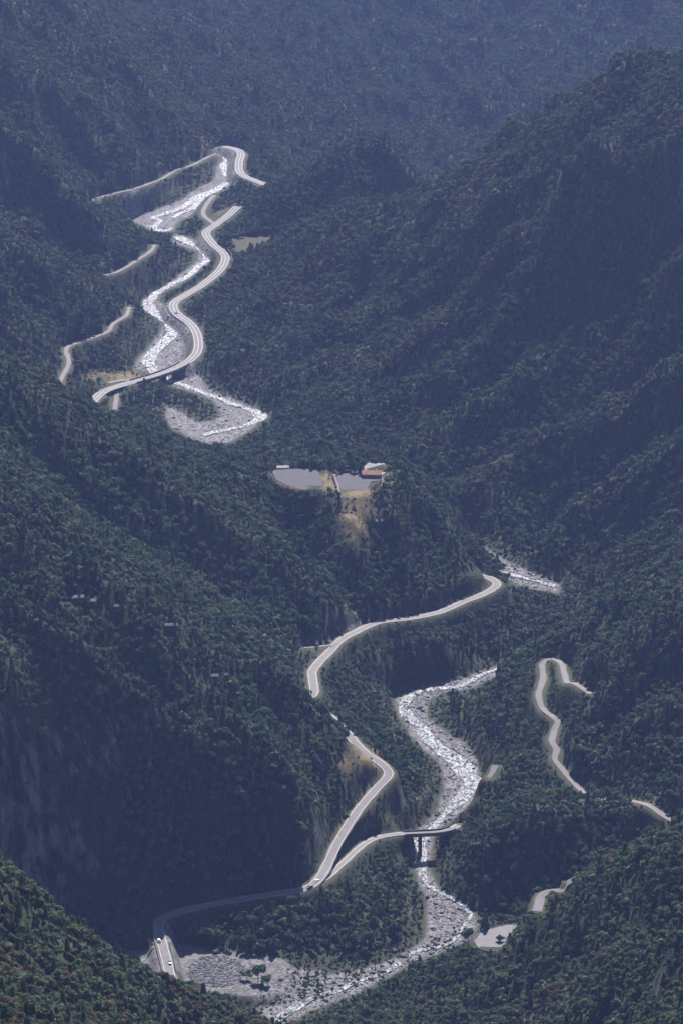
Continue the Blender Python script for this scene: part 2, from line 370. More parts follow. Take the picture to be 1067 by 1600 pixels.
for amp, wid, dmin, l in RIBS:
    P = np.array([(*cast(x, y, dmin, Hh=Hbase), 0) for x, y in l]); P = smooth_line(P, 25); wid = wid * (1.4 if dmin >= 2400 else 1.0); amp = amp * (1.45 if dmin >= 2500 else 1.6)
    P[:, 0] += 5 * fbm(P[:, 0] / 60, P[:, 1] / 60, 3, 3); P[:, 1] += 8 * fbm(P[:, 0] / 60 + 50, P[:, 1] / 60, 3, 4)
    d, _ = seg_dist(GX, GY, P, wid * 3.2)
    RD += amp * np.exp(-np.minimum(d, 1e4) / wid) * (d < 1e8) - 0 * amp
wR = np.clip((GX / GY + .01) / .02, 0, 1) * np.clip((GY - 2700) / 150, 0, 1) * np.clip((4150 - GY) / 200, 0, 1) * np.clip(Hbase / 35, 0, 1)
wL = np.clip((-.035 - GX / GY) / .02, 0, 1) * np.clip((GY - 2950) / 150, 0, 1) * np.clip(Hbase / 45, 0, 1)
wF = np.clip((GY - 4150) / 200, 0, 1)
wx, wy = GX + 14 * fbm(GX / 70, GY / 70, 2, 91), GY + 14 * fbm(GX / 70, GY / 70, 2, 93)
rib = wR * 13 * (fbm((wx - .15 * wy) / 190, (wy + .25 * wx) / 42, 3, 95, True) - .6) + wL * 13 * (fbm((wx + .1 * wy) / 170, (wy - .25 * wx) / 48, 3, 97, True) - .6) + wF * 17 * (fbm((wx - .35 * wy) / 46, (wy + .35 * wx) / 330, 3, 99, True) - .6)
H = H + RD * fade + rib * fade
far = np.clip((GY - 1200) / 2500, 0.3, 1.2)
n1 = fbm(GX / 95 + 3, GY / 130, 5, 0, True) - 0.55
n2 = fbm(GX / 32, GY / 38, 4, 9)
slope_amp = np.maximum(np.clip(Hbase / 60, 0.15, 1.3), np.clip((GY - 4150) / 300, 0, 1) * 1.5)
H = H + fade * slope_amp * (13.0 * n1 + 4.0 * n2) * far
H += 0.5 * fbm(GX / 9, GY / 9, 3, 21) * np.clip(near / 8, 0, 1)
# flats
def blend(H, sd, target, inner, outer):
    t = np.clip((sd - inner) / outer, 0, 1); t = t * t * (3 - 2 * t); return target * (1 - t) + H * t
rock = 0.45 * fbm(GX / 5, GY / 7, 4, 31) + 0.35 * fbm(GX / 2.2, GY / 3, 2, 37)
cl = np.clip((np.hypot(np.gradient(H, axis=0) / np.gradient(GY, axis=0), np.gradient(H, axis=1) / np.gradient(GX, axis=1)) - .9) / .8, 0, 1)
H += cl * fade * (5 * fbm(GX / 11, GY / 30, 4, 71, True) - 3)
H = blend(H, bed_sd, rock - 0.15 * np.clip(-bed_sd / 6, 0, 1) + 0.3, 0, 9)
for k, sd in yard_sd.items():
    H = blend(H, sd, YARDS[k][1] - 0.25 + 0.06 * rock, 1, 5 if 'lot' in k else 7)
road_near = np.full(GX.shape, 1e9, np.float32)
for k, (wd, P) in RL.items():
    sp_ = SPAN[k]; d, v = road_d[k]
    if sp_.any():
        idx = np.nonzero(~sp_)[0]; d = np.full(GX.shape, 1e9, np.float32)
        for run in np.split(idx, np.nonzero(np.diff(idx) > 1)[0] + 1):
            if len(run) > 1:
                dd, vv = seg_dist(GX, GY, P[run], 30, P[run, 2]); m = dd < d; d = np.where(m, dd, d); v = np.where(m, vv, v)
    H = blend(H, d, v - 0.35, wd / 2 + 1.6, 7 if wd > 8 else 6)
    road_near = np.minimum(road_near, d - wd / 2)
Z = H + floorz(GY)

# ------------------------------------------------------------------ materials
def mat(name, **kw):
    m = bpy.data.materials.new(name); m.use_nodes = True; b = m.node_tree.nodes['Principled BSDF']
    b.inputs['Base Color'].default_value = (*kw.get('col', (.5, .5, .5)), 1); b.inputs['Roughness'].default_value = kw.get('rough', .9)
    b.inputs['Specular IOR Level'].default_value = kw.get('spec', .2)
    return m, m.node_tree, b
def N(t, kind, **kw):
    n = t.nodes.new('ShaderNode' + kind)
    for k, v in kw.items():
        if k in n.inputs.keys(): n.inputs[k].default_value = v
        else: setattr(n, k, v)
    return n
def ramp(t, src, stops):
    r = N(t, 'ValToRGB'); e = r.color_ramp.elements
    while len(e) < len(stops): e.new(0.5)
    for q, (p, c) in zip(e, stops): q.position = p; q.color = (*c, 1) if len(c) == 3 else c
    t.links.new(src, r.inputs[0]); return r.outputs[0]
def noise(t, scale, detail=4, vec=None, rough=.6):
    n = N(t, 'TexNoise'); n.inputs['Scale'].default_value = scale; n.inputs['Detail'].default_value = detail; n.inputs['Roughness'].default_value = rough
    if vec is not None: t.links.new(vec, n.inputs['Vector'])
    return n.outputs['Fac']
def mix(t, f, a, b, mode='MIX'):
    m = N(t, 'Mix', data_type='RGBA', blend_type=mode)
    for s, i in ((f, 0), (a, 6), (b, 7)):
        if isinstance(s, (int, float)): m.inputs[i].default_value = s
        elif isinstance(s, tuple): m.inputs[i].default_value = (*s, 1)
        else: t.links.new(s, m.inputs[i])
    return m.outputs[2]
def geo_pos(t): return N(t, 'NewGeometry').outputs['Position']

def terrain_mat():
    m, t, b = mat('terrain', rough=.95, spec=.1); pos = geo_pos(t)
    att = N(t, 'Attribute', attribute_name='cover')          # r gravel, g bare earth / scrub, b rock
    sx = N(t, 'SeparateColor'); t.links.new(att.outputs['Color'], sx.inputs[0])
    veg = mix(t, ramp(t, noise(t, .02, 6, pos), [(.4, (0, 0, 0)), (.62, (1, 1, 1))]), (.03, .045, .024), (.045, .05, .03))
    veg = mix(t, ramp(t, noise(t, .35, 5, pos), [(.35, (0, 0, 0)), (.7, (1, 1, 1))]), veg, (.03, .035, .02))
    grav = mix(t, ramp(t, noise(t, .12, 8, pos, .7), [(.35, (0, 0, 0)), (.65, (1, 1, 1))]), (.055, .055, .057), (.14, .137, .137))
    vo = N(t, 'TexVoronoi'); vo.inputs['Scale'].default_value = .55; t.links.new(pos, vo.inputs['Vector'])
    grav = mix(t, .4, grav, mix(t, ramp(t, vo.outputs['Color'], [(.2, (0, 0, 0)), (.8, (1, 1, 1))]), (.05, .05, .05), (.32, .31, .32)))
    mp = N(t, 'Mapping'); mp.inputs['Scale'].default_value = (1, 1, .22); t.links.new(pos, mp.inputs[0])
    rockc = mix(t, ramp(t, noise(t, .16, 9, mp.outputs[0], .75), [(.45, (0, 0, 0)), (.6, (1, 1, 1))]), (.015, .02, .018), (.20, .19, .18))
    earth = mix(t, ramp(t, noise(t, .25, 6, pos, .7), [(.35, (0, 0, 0)), (.65, (1, 1, 1))]), (.075, .065, .036), (.18, .14, .075))
    c = mix(t, sx.outputs['Blue'], veg, rockc); c = mix(t, sx.outputs['Green'], c, earth); c = mix(t, sx.outputs['Red'], c, grav)
    t.links.new(c, b.inputs['Base Color'])
    bp = N(t, 'Bump'); bp.inputs['Strength'].default_value = .8; bp.inputs['Distance'].default_value = .8
    t.links.new(noise(t, .7, 6, pos, .7), bp.inputs['Height']); t.links.new(bp.outputs[0], b.inputs['Normal'])
    return m
def mesh_from(name, verts, faces, mats, parent=None, uv=None, smooth=False):
    me = bpy.data.meshes.new(name); verts = np.asarray(verts, np.float32).reshape(-1, 3); faces = np.asarray(faces, np.int32)
    k = faces.shape[1]; me.vertices.add(len(verts)); me.vertices.foreach_set('co', verts.ravel())
    me.loops.add(faces.size); me.loops.foreach_set('vertex_index', faces.ravel())
    me.polygons.add(len(faces)); me.polygons.foreach_set('loop_start', np.arange(0, faces.size, k, dtype=np.int32))
    me.polygons.foreach_set('loop_total', np.full(len(faces), k, np.int32))
    me.update(calc_edges=True)
    for mm in (mats if isinstance(mats, (list, tuple)) else [mats]): me.materials.append(mm)
    if smooth: me.polygons.foreach_set('use_smooth', np.ones(len(faces), bool))
    o = bpy.data.objects.new(name, me); S.collection.objects.link(o)
    if parent is not None: o.parent = parent
    return o
def tag(o, label=None, cat=None, group=None, kind=None):
    if label: o['label'] = label
    if cat: o['category'] = cat
    if group: o['group'] = group
    if kind: o['kind'] = kind
    return o

# terrain sheet
gi = np.arange(NU * NV).reshape(NV, NU)
faces = np.stack([gi[:-1, :-1], gi[:-1, 1:], gi[1:, 1:], gi[1:, :-1]], -1).reshape(-1, 4)
ter = mesh_from('terrain', np.stack([GX, GY, Z], -1), faces, terrain_mat(), smooth=True); tag(ter, kind='structure')
# slope
gx = np.gradient(Z, axis=1) / np.gradient(GX, axis=1); gy = np.gradient(Z, axis=0) / np.gradient(GY, axis=0) - 0
slope = np.hypot(gx, gy)
PX, PY, PD = project(GX, GY, Z)
def blob(cx, cy, rx, ry, n=.4):
    d = np.hypot((PX - cx) / rx, (PY - cy) / ry) + n * fbm(GX / 14, GY / 14, 3, 41); return np.clip(1.6 - 1.6 * d, 0, 1)
grav = np.clip(-bed_sd / 2.5 + .6 + .5 * n2, 0, 1); earth = np.zeros_like(H); rockm = np.clip((slope - 2.9) / .6, 0, 1)
for k in ('field', 'low_field'): earth = np.maximum(earth, np.clip(1 - yard_sd[k] / 2, 0, 1) * .3)
for k in ('yard', 'verge'): grav = np.maximum(grav, np.clip(1 - yard_sd[k] / 2, 0, 1) * .8)
for a in [(558,803,36,44),(575,1188,28,30),(455,752,30,25),(450,770,18,10),(513,752,15,20),(560,772,40,12),(600,745,20,20),(190,590,60,12),(540,1190,20,20)]:
    earth = np.maximum(earth, blob(*a) * (GY > 2200))
for k, d in {k: road_d[k][0] - RL[k][0] / 2 for k in RL}.items():
    earth = np.maximum(earth, np.clip(1.2 - d / 2.0, 0, 1) * .3)
for a in [(545,975,40,30),(500,1000,60,25),(210,1150,60,40),(120,1180,60,60),(100,1340,90,90),(560,1230,30,35)]:
    rockm = np.maximum(rockm, np.clip(blob(*a) * 1.5, 0, 1) * np.clip(slope * 1.3 - .2, 0, 1) * np.clip(fbm(GX / 16, GY / 10, 4, 77) * 3 + .35, 0, 1))
col = np.ones((NV * NU, 4), np.float32); col[:, 0] = grav.ravel(); col[:, 1] = earth.ravel(); col[:, 2] = rockm.ravel()
ca = ter.data.color_attributes.new('cover', 'FLOAT_COLOR', 'POINT'); ca.data.foreach_set('color', col.ravel())
#@@PART2
def ground(x, y):
    x = np.atleast_1d(np.asarray(x, float)); y = np.atleast_1d(np.asarray(y, float)); return sample(Z, x, y)
# ------------------------------------------------------------------ surfaces of roads and yards
def road_mat(name, base, dark):
    m, t, b = mat(name, rough=.85, spec=.12); pos = geo_pos(t)
    c = mix(t, ramp(t, noise(t, .25, 6, pos, .7), [(.3, (0, 0, 0)), (.7, (1, 1, 1))]), base, dark)
    c = mix(t, ramp(t, noise(t, 1.7, 4, pos, .7), [(.45, (0, 0, 0)), (.75, (1, 1, 1))]), c, tuple(v * .7 for v in dark))
    t.links.new(c, b.inputs['Base Color']); return m
M_ASPH = road_mat('asphalt', (.19, .18, .18), (.13, .125, .13))
M_SHOULD = road_mat('shoulder_gravel', (.18, .172, .16), (.12, .11, .10))
M_LINE = mat('road_paint', col=(.5, .5, .48), rough=.7)[0]
M_LOT = road_mat('car_park_asphalt', (.085, .082, .088), (.055, .055, .062))
M_CONC = road_mat('concrete', (.26, .25, .24), (.15, .15, .145))
M_STONE = road_mat('wall_stone', (.11, .105, .10), (.06, .06, .06))
M_STEEL = mat('galvanised_steel', col=(.4, .4, .4), rough=.5, spec=.5)[0]
def normals2(P):
    T = np.gradient(P[:, :2], axis=0); T /= np.linalg.norm(T, axis=1)[:, None] + 1e-9
    k = np.ones(7) / 7
    T = np.stack([np.convolve(np.pad(T[:, i], 3, 'edge'), k, 'valid') for i in (0, 1)], 1); T /= np.linalg.norm(T, axis=1)[:, None]
    return np.stack([T[:, 1], -T[:, 0]], 1)                # to the right of travel
def ribbon(name, P, strips, mats, lift=0.0, skirt=1.0, wig=0.0):
    """strips: [(offset, material index of the strip that starts here)]"""
    Nn = normals2(P); zz = P[:, 2] + floorz(P[:, 1]) + lift; vs = []; L = len(P); ns = len(strips)
    offs = [s[0] for s in strips]
    cols = []
    rr = fbm(np.arange(L) * .23 + 9, np.full(L, 1.3), 3, 5) * wig; rl = fbm(np.arange(L) * .21 + 40, np.full(L, 7.3), 3, 6) * wig
    for q, o in enumerate(offs):
        oo = o + (rr if q == ns - 1 else rl if q == 0 else 0)
        cols.append(np.stack([P[:, 0] + Nn[:, 0] * oo, P[:, 1] + Nn[:, 1] * oo, zz], 1))
    lo = cols[0].copy(); lo[:, 2] -= skirt; hi = cols[-1].copy(); hi[:, 2] -= skirt
    cols = [lo] + cols + [hi]; nc = len(cols); Vv = np.stack(cols, 1).reshape(-1, 3); F = []; MI = []
    for c in range(nc - 1):
        a = np.arange(L - 1) * nc + c; F.append(np.stack([a, a + 1, a + nc + 1, a + nc], 1))
        mi = strips[0][1] if c == 0 else strips[min(c - 1, ns - 2)][1]; MI.append(np.full(L - 1, mi, np.int32))
    o = mesh_from(name, Vv, np.vstack(F), mats); o.data.polygons.foreach_set('material_index', np.concatenate(MI)); return o
for k, (wd, P) in RL.items():
    h = wd / 2; nm = 'highway' if 'highway' in k else 'road' if k in ('road', 'side_road') else 'track'
    if nm == 'highway': st = [(-h, 1), (-h + .9, 2), (-h + 1.15, 0), (-.14, 2), (.14, 0), (h - 1.15, 2), (h - .9, 1), (h, 1)]
    elif nm == 'road': st = [(-h - .4, 1), (-h + .5, 2), (-h + .68, 0), (h - .68, 2), (h - .5, 1), (h + .4, 1)]
    else: st = [(-h, 1), (-h + .7, 0), (h - .7, 1), (h, 1)]
    tag(ribbon(nm, P, st, [M_ASPH, M_SHOULD, M_LINE], wig=.0 if nm == 'highway' else .7), kind='structure')
def polysheet(name, pts, z, m, kind='structure', skirt=.6):
    bm = bmesh.new(); vs = [bm.verts.new((x, y, z)) for x, y in pts]; f = bm.faces.new(vs); f.normal_update()
    if f.normal.z < 0: f.normal_flip()
    r = bmesh.ops.extrude_face_region(bm, geom=[f]); 
    for v in [v for v in r['geom'] if isinstance(v, bmesh.types.BMVert)]: v.co.z += .0
    for v in vs: v.co.z -= skirt
    bmesh.ops.recalc_face_normals(bm, faces=bm.faces); bmesh.ops.triangulate(bm, faces=bm.faces)
    me = bpy.data.meshes.new(name); bm.to_mesh(me); bm.free(); me.materials.append(m)
    o = bpy.data.objects.new(name, me); S.collection.objects.link(o); return tag(o, kind=kind)
P, h = YW['hairpin']; polysheet('road', P, h + floorz(P[:, 1].mean()) + .12, M_ASPH)
for k in ('lot', 'upper_lot'):
    P, h = YW[k]; polysheet('car_park', P, h + floorz(P[:, 1].mean()) + .15, M_LOT)
def wpoly(l, h): return [W(x, y, h)[:2] for x, y in l]
tp = wpoly([(566,736),(569,729),(575,724),(601,725),(603,737),(598,741)], 96.5); polysheet('terrace', tp, 96.5 + floorz(tp[0][1]), M_CONC)
FP = smooth_line(WL([(521,740,98),(524,748,97.5),(527,757,97.2),(529,766,97),(533,777,96.6)]), 3)
tag(ribbon('footpath', FP, [(-.9, 0), (.9, 0)], [M_SHOULD], lift=.1), kind='structure')

# ------------------------------------------------------------------ water
def water_mat():
    m, t, b = mat('river_water', col=(.02, .035, .04), rough=.12, spec=.35); pos = geo_pos(t)
    mp = N(t, 'Mapping'); mp.inputs['Scale'].default_value = (.55, .28, 1); t.links.new(pos, mp.inputs[0])
    f = ramp(t, noise(t, 1.0, 7, mp.outputs[0], .72), [(.40, (0, 0, 0)), (.52, (.3, .3, .3)), (.68, (1, 1, 1))])
    t.links.new(mix(t, f, (.03, .045, .05), (.58, .6, .63)), b.inputs['Base Color'])
    r = N(t, 'MapRange'); t.links.new(f, r.inputs[0]); r.inputs[3].default_value = .17; r.inputs[4].default_value = .8; t.links.new(r.outputs[0], b.inputs['Roughness'])
    bp = N(t, 'Bump'); bp.inputs['Strength'].default_value = 1; bp.inputs['Distance'].default_value = .9
    t.links.new(noise(t, 1.3, 6, pos, .75), bp.inputs['Height']); t.links.new(bp.outputs[0], b.inputs['Normal']); return m
M_WATER = water_mat()
STREAMS = [
 [(345,229,6),(345,240,6),(349,252,7),(351,266,6),(358,278,5),(366,282,6),(350,290,7),(335,298,9),(322,306,9),(309,319,8),(296,329,6),(282,335,5),(271,341,5)],
 [(330,300,5),(312,306,6),(300,313,7),(285,325,7),(268,332,7),(250,337,7),(241,341,6),(252,345,5),(243,352,5),(241,358,6),(256,361,6),(268,357,5)],
 [(275,370,9),(290,378,9),(308,384,10),(322,396,8),(325,406,7),(312,417,6),(298,429,6),(285,438,6),(268,444,6),(254,454,6),(240,464,8),(230,472,10),(236,484,10),(250,493,11),(264,503,12),(272,514,12),(268,524,10),(258,534,9),(250,543,9),(238,553,9),(232,563,10),(237,574,9),(246,584,7),(256,590,7),(270,596,7),(284,602,6),(300,608,6),(320,616,5),(340,622,5),(362,631,5),(385,639,5),(400,644,7),(407,651,10),(400,659,7),(385,666,6),(360,672,5),(340,676,6),(318,680,6)],
 [(732,845,5),(742,860,5),(756,877,5),(772,890,4),(800,899,4),(825,906,4),(850,912,4),(868,916,4)],
 [(786,1043,3),(760,1052,3),(735,1064,4),(712,1073,4),(690,1076,5),(660,1080,6),(640,1090,6),(630,1103,7),(637,1118,7),(650,1132,8),(662,1148,9),(680,1165,9),(700,1183,11),(722,1195,13),(732,1210,13),(735,1228,11),(725,1243,10),(712,1258,7),(698,1272,4),(684,1286,4),(666,1303,5),(655,1318,8),(652,1335,9),(655,1350,6),(660,1368,4),(672,1385,4),(695,1400,3),(715,1412,3),(735,1428,3)],
 [(735,1428,2),(715,1460,2),(690,1478,3),(650,1488,3),(620,1510,3),(590,1525,3),(560,1535,3),(530,1548,4),(490,1560,3),(465,1575,6),(445,1585,6),(430,1600,3)],
]
M_WV = []; M_WF = []; base = 0
for l in STREAMS:
    wl = [(*W(a, b_, 0)[:2], c) for a, b_, c in l]; P = smooth_line(wl, 2.5); Nn = normals2(np.c_[P[:, :2], P[:, 2] * 0]); L = len(P); NC = 7
    s = np.arange(L) * .14
    for c in range(NC):
        o = (c / (NC - 1) - .5) * P[:, 2] * 1.08 * (1 + .3 * fbm(s, np.full(L, c * .2 + 3), 3, 12)) + 1.5 * fbm(s * .6, np.full(L, .5), 2, 14)
        M_WV.append(np.stack([P[:, 0] + Nn[:, 0] * o, P[:, 1] + Nn[:, 1] * o, floorz(P[:, 1]) + .62 + .0 * o], 1))
    A = np.arange(L - 1)
    for c in range(NC - 1):
        M_WF.append(np.stack([base + c * L + A, base + (c + 1) * L + A, base + (c + 1) * L + A + 1, base + c * L + A + 1], 1))
    base += NC * L
tag(mesh_from('river', np.vstack(M_WV), np.vstack(M_WF), M_WATER), kind='structure')

# ------------------------------------------------------------------ masonry: walls, parapets, bridges
def wall_along(name, P, off, z0, z1, th, m, parent=None, origin=None):
    """a wall that follows a line at an offset; z0/z1 relative to the line"""
    Nn = normals2(P); zz = P[:, 2] + floorz(P[:, 1]); L = len(P); O = np.array(origin if origin is not None else (0, 0, 0)); c = []
    z0 = np.broadcast_to(z0, L)
    for o, dz in ((off - th / 2, z0), (off - th / 2, z1), (off + th / 2, z1), (off + th / 2, z0)):
        c.append(np.stack([P[:, 0] + Nn[:, 0] * o, P[:, 1] + Nn[:, 1] * o, zz + dz], 1) - O)
    Vv = np.stack(c, 1).reshape(-1, 3); F = []
    for q in range(4):
        a = np.arange(L - 1) * 4; F.append(np.stack([a + q, a + 4 + q, a + 4 + (q + 1) % 4, a + (q + 1) % 4], 1))
    F.append(np.array([[3, 2, 1, 0], [(L - 1) * 4, (L - 1) * 4 + 1, (L - 1) * 4 + 2, (L - 1) * 4 + 3]]))
    return mesh_from(name, Vv, np.vstack(F), m, parent)
def empty(name, loc, rz=0):
    o = bpy.data.objects.new(name, None); S.collection.objects.link(o); o.location = loc; o.rotation_euler = (0, 0, rz); return o
def stretch(k, a, b):
    """the samples of a road between two picture rows/columns nearest the points a and b"""
    P = RL[k][1]; px, py, _ = project(P[:, 0], P[:, 1], P[:, 2] + floorz(P[:, 1]))
    i = int(np.argmin((px - a[0]) ** 2 + (py - a[1]) ** 2)); j = int(np.argmin((px - b[0]) ** 2 + (py - b[1]) ** 2))
    return P[min(i, j):max(i, j) + 1]
def box(bm, x, y, z, sx, sy, sz, taper=1.0):
    vs = [bm.verts.new((x + i * sx / 2 * (taper if k else 1), y + j * sy / 2 * (taper if k else 1), z + k * sz)) for k in (0, 1) for i, j in ((-1, -1), (1, -1), (1, 1), (-1, 1))]
    for f in ((3, 2, 1, 0), (4, 5, 6, 7), (0, 1, 5, 4), (1, 2, 6, 5), (2, 3, 7, 6), (3, 0, 4, 7)): bm.faces.new([vs[q] for q in f])
def part(name, bm, m, parent=None, bevel=0, smooth=False):
    if bevel: bmesh.ops.bevel(bm, geom=list(bm.edges), offset=bevel, segments=2, affect='EDGES')
    bmesh.ops.recalc_face_normals(bm, faces=bm.faces)
    me = bpy.data.meshes.new(name); bm.to_mesh(me); bm.free(); me.materials.append(m)
    if smooth:
        for p in me.polygons: p.use_smooth = True
    o = bpy.data.objects.new(name, me); S.collection.objects.link(o)
    if parent is not None: o.parent = parent
    return o
def bridge(k, a, b, label, n_piers, wd, cat='bridge', rail=1.0, ext=3):
    P = stretch(k, a, b); mid = P[len(P) // 2]; O = (mid[0], mid[1], mid[2] + floorz(mid[1]))
    e = tag(empty('road_bridge', O), label, cat); Q = P
    wall_along('deck', Q, 0, -1.5, -.05, wd + 1.0, M_CONC, e, O)
    for s in (-1, 1): wall_along('parapet', Q, s * (wd / 2 + .45), -.1, rail, .3, M_CONC, e, O)
    T = np.gradient(P[:, :2], axis=0)
    for i in range(n_piers):
        q = int(len(P) * (i + 1) / (n_piers + 1)); x, y = P[q, :2]; zt = P[q, 2] + floorz(y) - 1.5; zg = ground(x, y)[0] - 1
        bm = bmesh.new(); box(bm, 0, 0, 0, 1.6, wd * .8, max(zt - zg, 1) + .05); o = part('pier', bm, M_STONE, e)
        o.location = (x - O[0], y - O[1], zg - O[2]); o.rotation_euler.z = math.atan2(T[q, 1], T[q, 0])
    return e
bridge('highway', (290,568), (208,596), 'long grey highway bridge crossing the gravel river bed above the wooded bend', 3, 8.6, rail=1.1)
bridge('side_road', (630,1303), (708,1294), 'narrow road bridge over the rocky gorge below the two switchback roads', 2, 4.6, rail=.9)
def wall_thing(nm, k, a, b, off, z0, z1, th, m, label, cat='wall', group=None):
    P = stretch(k, a, b)[::2]; return tag(wall_along(nm, P, off, z0, z1, th, m), label, cat, group)
wall_thing('parapet_wall', 'road', (268,1532), (255,1453), -3.9, -1.5, .75, .45, M_SHOULD, 'pale stone parapet along the right edge of the road with the two cars')
wall_thing('parapet_wall', 'road', (268,1532), (255,1470), 3.9, -1.5, .5, .4, M_STONE, 'low kerb wall on the left edge of the road with the two cars')
wall_thing('retaining_wall', 'highway', (272,476), (300,509), 5.4, -6, .5, .6, M_STONE, 'dark retaining wall holding the highway bend above the white rapids')
wall_thing('retaining_wall', 'highway', (345,392), (354,410), -5.3, -2, 2.2, .6, M_STONE, 'short dark wall on the outside of the upper highway bend')
wall_thing('retaining_wall', 'highway_far', (374,278), (372,236), 5.4, -6, .5, .6, M_STONE, 'curved dark embankment wall under the farthest stretch of highway')
HP = smooth_line(WL([(788,1483,55),(767,1488,55),(748,1483,55),(740,1470,55),(749,1458,55),(766,1451,55),(788,1446,55)]), 2.5)
tag(wall_along('parapet_wall', HP, 0, -2, .75, .35, M_SHOULD), 'pale curved wall round the hairpin bend at the lower right', 'wall')
wall_thing('parapet_wall', 'road', (500,1080), (489,1040), -3.8, -3.5, .6, .4, M_STONE, 'stone wall on the valley side of the bend below the rock cut')
wall_thing('parapet_wall', 'road', (480,1386), (512,1352), -4.0, -2.2, .5, .35, M_STONE, 'dark wall between the two roads at their fork')

def pick(px, py, Y_lo=1150):
    x, y = cast(px, py, Y_lo); return x, y, ground(x, y)[0] if False else float(sample(Z, np.array([x]), np.array([y]))[0])
def castZ(px, py, dmin=1150):
    x, y = cast(px, py, dmin, Hh=H); return x, y, float(sample(Z, np.array([x]), np.array([y]))[0])
# ------------------------------------------------------------------ buildings
M_TILE = road_mat('roof_tiles', (.45, .24, .15), (.30, .16, .10)); M_WHITE = road_mat('white_render', (.45, .44, .42), (.32, .31, .29))
M_GLASS = mat('window_glass', col=(.02, .025, .03), rough=.15, spec=.5)[0]; M_WOOD = mat('brown_wood', col=(.09, .05, .03))[0]
M_SHEET = road_mat('sheet_roof', (.15, .15, .16), (.08, .08, .09))
def gable_roof(bm, L, Wd, z, rise, over=.5, th=.18):
    x, y = L / 2 + over, Wd / 2 + over
    for s in (-1, 1):
        a = [(-x, s * y, z - .15), (x, s * y, z - .15), (x, 0, z + rise), (-x, 0, z + rise)]
        lo = [bm.verts.new(p) for p in a]; hi = [bm.verts.new((p[0], p[1], p[2] + th)) for p in a]
        bm.faces.new(hi); bm.faces.new(lo[::-1])
        for i in range(4): bm.faces.new((lo[i], lo[(i + 1) % 4], hi[(i + 1) % 4], hi[i]))
def house(loc, rz):
    e = tag(empty('house', loc, rz), 'long low house with a red tiled roof at the edge of the car park', 'house')
    L, Wd, h = 12.0, 6.0, 3.0; bm = bmesh.new(); box(bm, 0, 0, -.8, L, Wd, h + .8)
    for s in (-1, 1):
        v = [bm.verts.new((s * L / 2, -Wd / 2, h)), bm.verts.new((s * L / 2, Wd / 2, h)), bm.verts.new((s * L / 2, 0, h + 1.7))]; bm.faces.new(v)
    part('wall', bm, M_WHITE, e); bm = bmesh.new(); gable_roof(bm, L, Wd, h, 1.85, .9); rf = part('roof', bm, M_TILE, e)
    bm = bmesh.new(); box(bm, 3, 1, h + .6, .7, .7, 1.9); part('chimney', bm, M_WHITE, rf)
    for x in (-4.6, -2.8, 1.0, 2.8, 4.6):
        bm = bmesh.new(); box(bm, x, -Wd / 2 - .03, 1.0, 1.1, .1, 1.3); wn = part('window', bm, M_WHITE, e)
        bm = bmesh.new(); box(bm, x, -Wd / 2 - .06, 1.08, .94, .1, 1.14); part('pane', bm, M_GLASS, wn)
    bm = bmesh.new(); box(bm, -.9, -Wd / 2 - .04, 0, 1.1, .12, 2.1); part('door', bm, M_WOOD, e)
    bm = bmesh.new(); box(bm, 0, -Wd / 2 - 2.2, 2.3, L, .15, .15); box(bm, -5.8, -Wd / 2 - 2.2, -.4, .2, .2, 2.7); box(bm, 5.8, -Wd / 2 - 2.2, -.4, .2, .2, 2.7); box(bm, 0, -Wd / 2 - 2.2, -.4, .2, .2, 2.7); part('porch_frame', bm, M_WOOD, e)
    return e
hx, hy, hz = castZ(581, 747, 2500); house((hx, hy + 2, hz), -.06)
def shed(px, py, L, Wd, h, roof, label, rz=0, dmin=2150, lift=0):
    x, y, z = castZ(px, py, dmin); z += lift; e = tag(empty('shed', (x, y, z), rz), label, 'shed')
    bm = bmesh.new(); box(bm, 0, 0, -1.5, L, Wd, h + 1.5); part('wall', bm, M_STONE, e)
    bm = bmesh.new(); gable_roof(bm, L, Wd, h, .9, .4); part('roof', bm, roof, e)
    bm = bmesh.new(); box(bm, L * .2, -Wd / 2 - .03, 0, .9, .1, 1.9); part('door', bm, M_WOOD, e)
    CLEAR.append((x, y - 4, max(L, Wd) / 2 + 3)); return e
CLEAR = []
shed(442, 734, 8, 4, 2.2, M_WHITE, 'small pale building among trees at the left end of the left car park', .1, 2600)
shed(554, 743, 4, 3, 2, M_SHEET, 'small grey hut on the near right of the tan strip between the car parks', 0, 2600)
shed(593, 824, 6, 4, 2.2, M_SHEET, 'pale roofed hut in the woods below the red roofed house', .2, 2600, 1.5)
shed(335, 1067, 5, 3.5, 2.3, M_SHEET, 'grey roofed hut alone in the pine wood on the left slope', 0, 2150, 1.5)
shed(268, 990, 7, 3.5, 2.3, M_SHEET, 'long grey shed in the woods under the ridge on the left', .1, 2150, 1.5)
shed(408, 1001, 6, 4, 2.3, M_SHEET, 'pale shed at the edge of the wood left of the rock cut', 0, 2150, 1.5)
shed(122, 944, 7, 4, 2.4, M_SHEET, 'leftmost grey roofed barn in the pine wood on the left slope', .2, 2150, 1.5)
shed(143, 950, 6, 4, 2.4, M_SHEET, 'grey barn right beside the leftmost barn in the pine wood', -.1, 2150, 1.5)
shed(180, 963, 7, 3.5, 2.2, M_SHEET, 'low grey shed downhill to the right of the two barns', .1, 2150, 1.2)
bmp = None
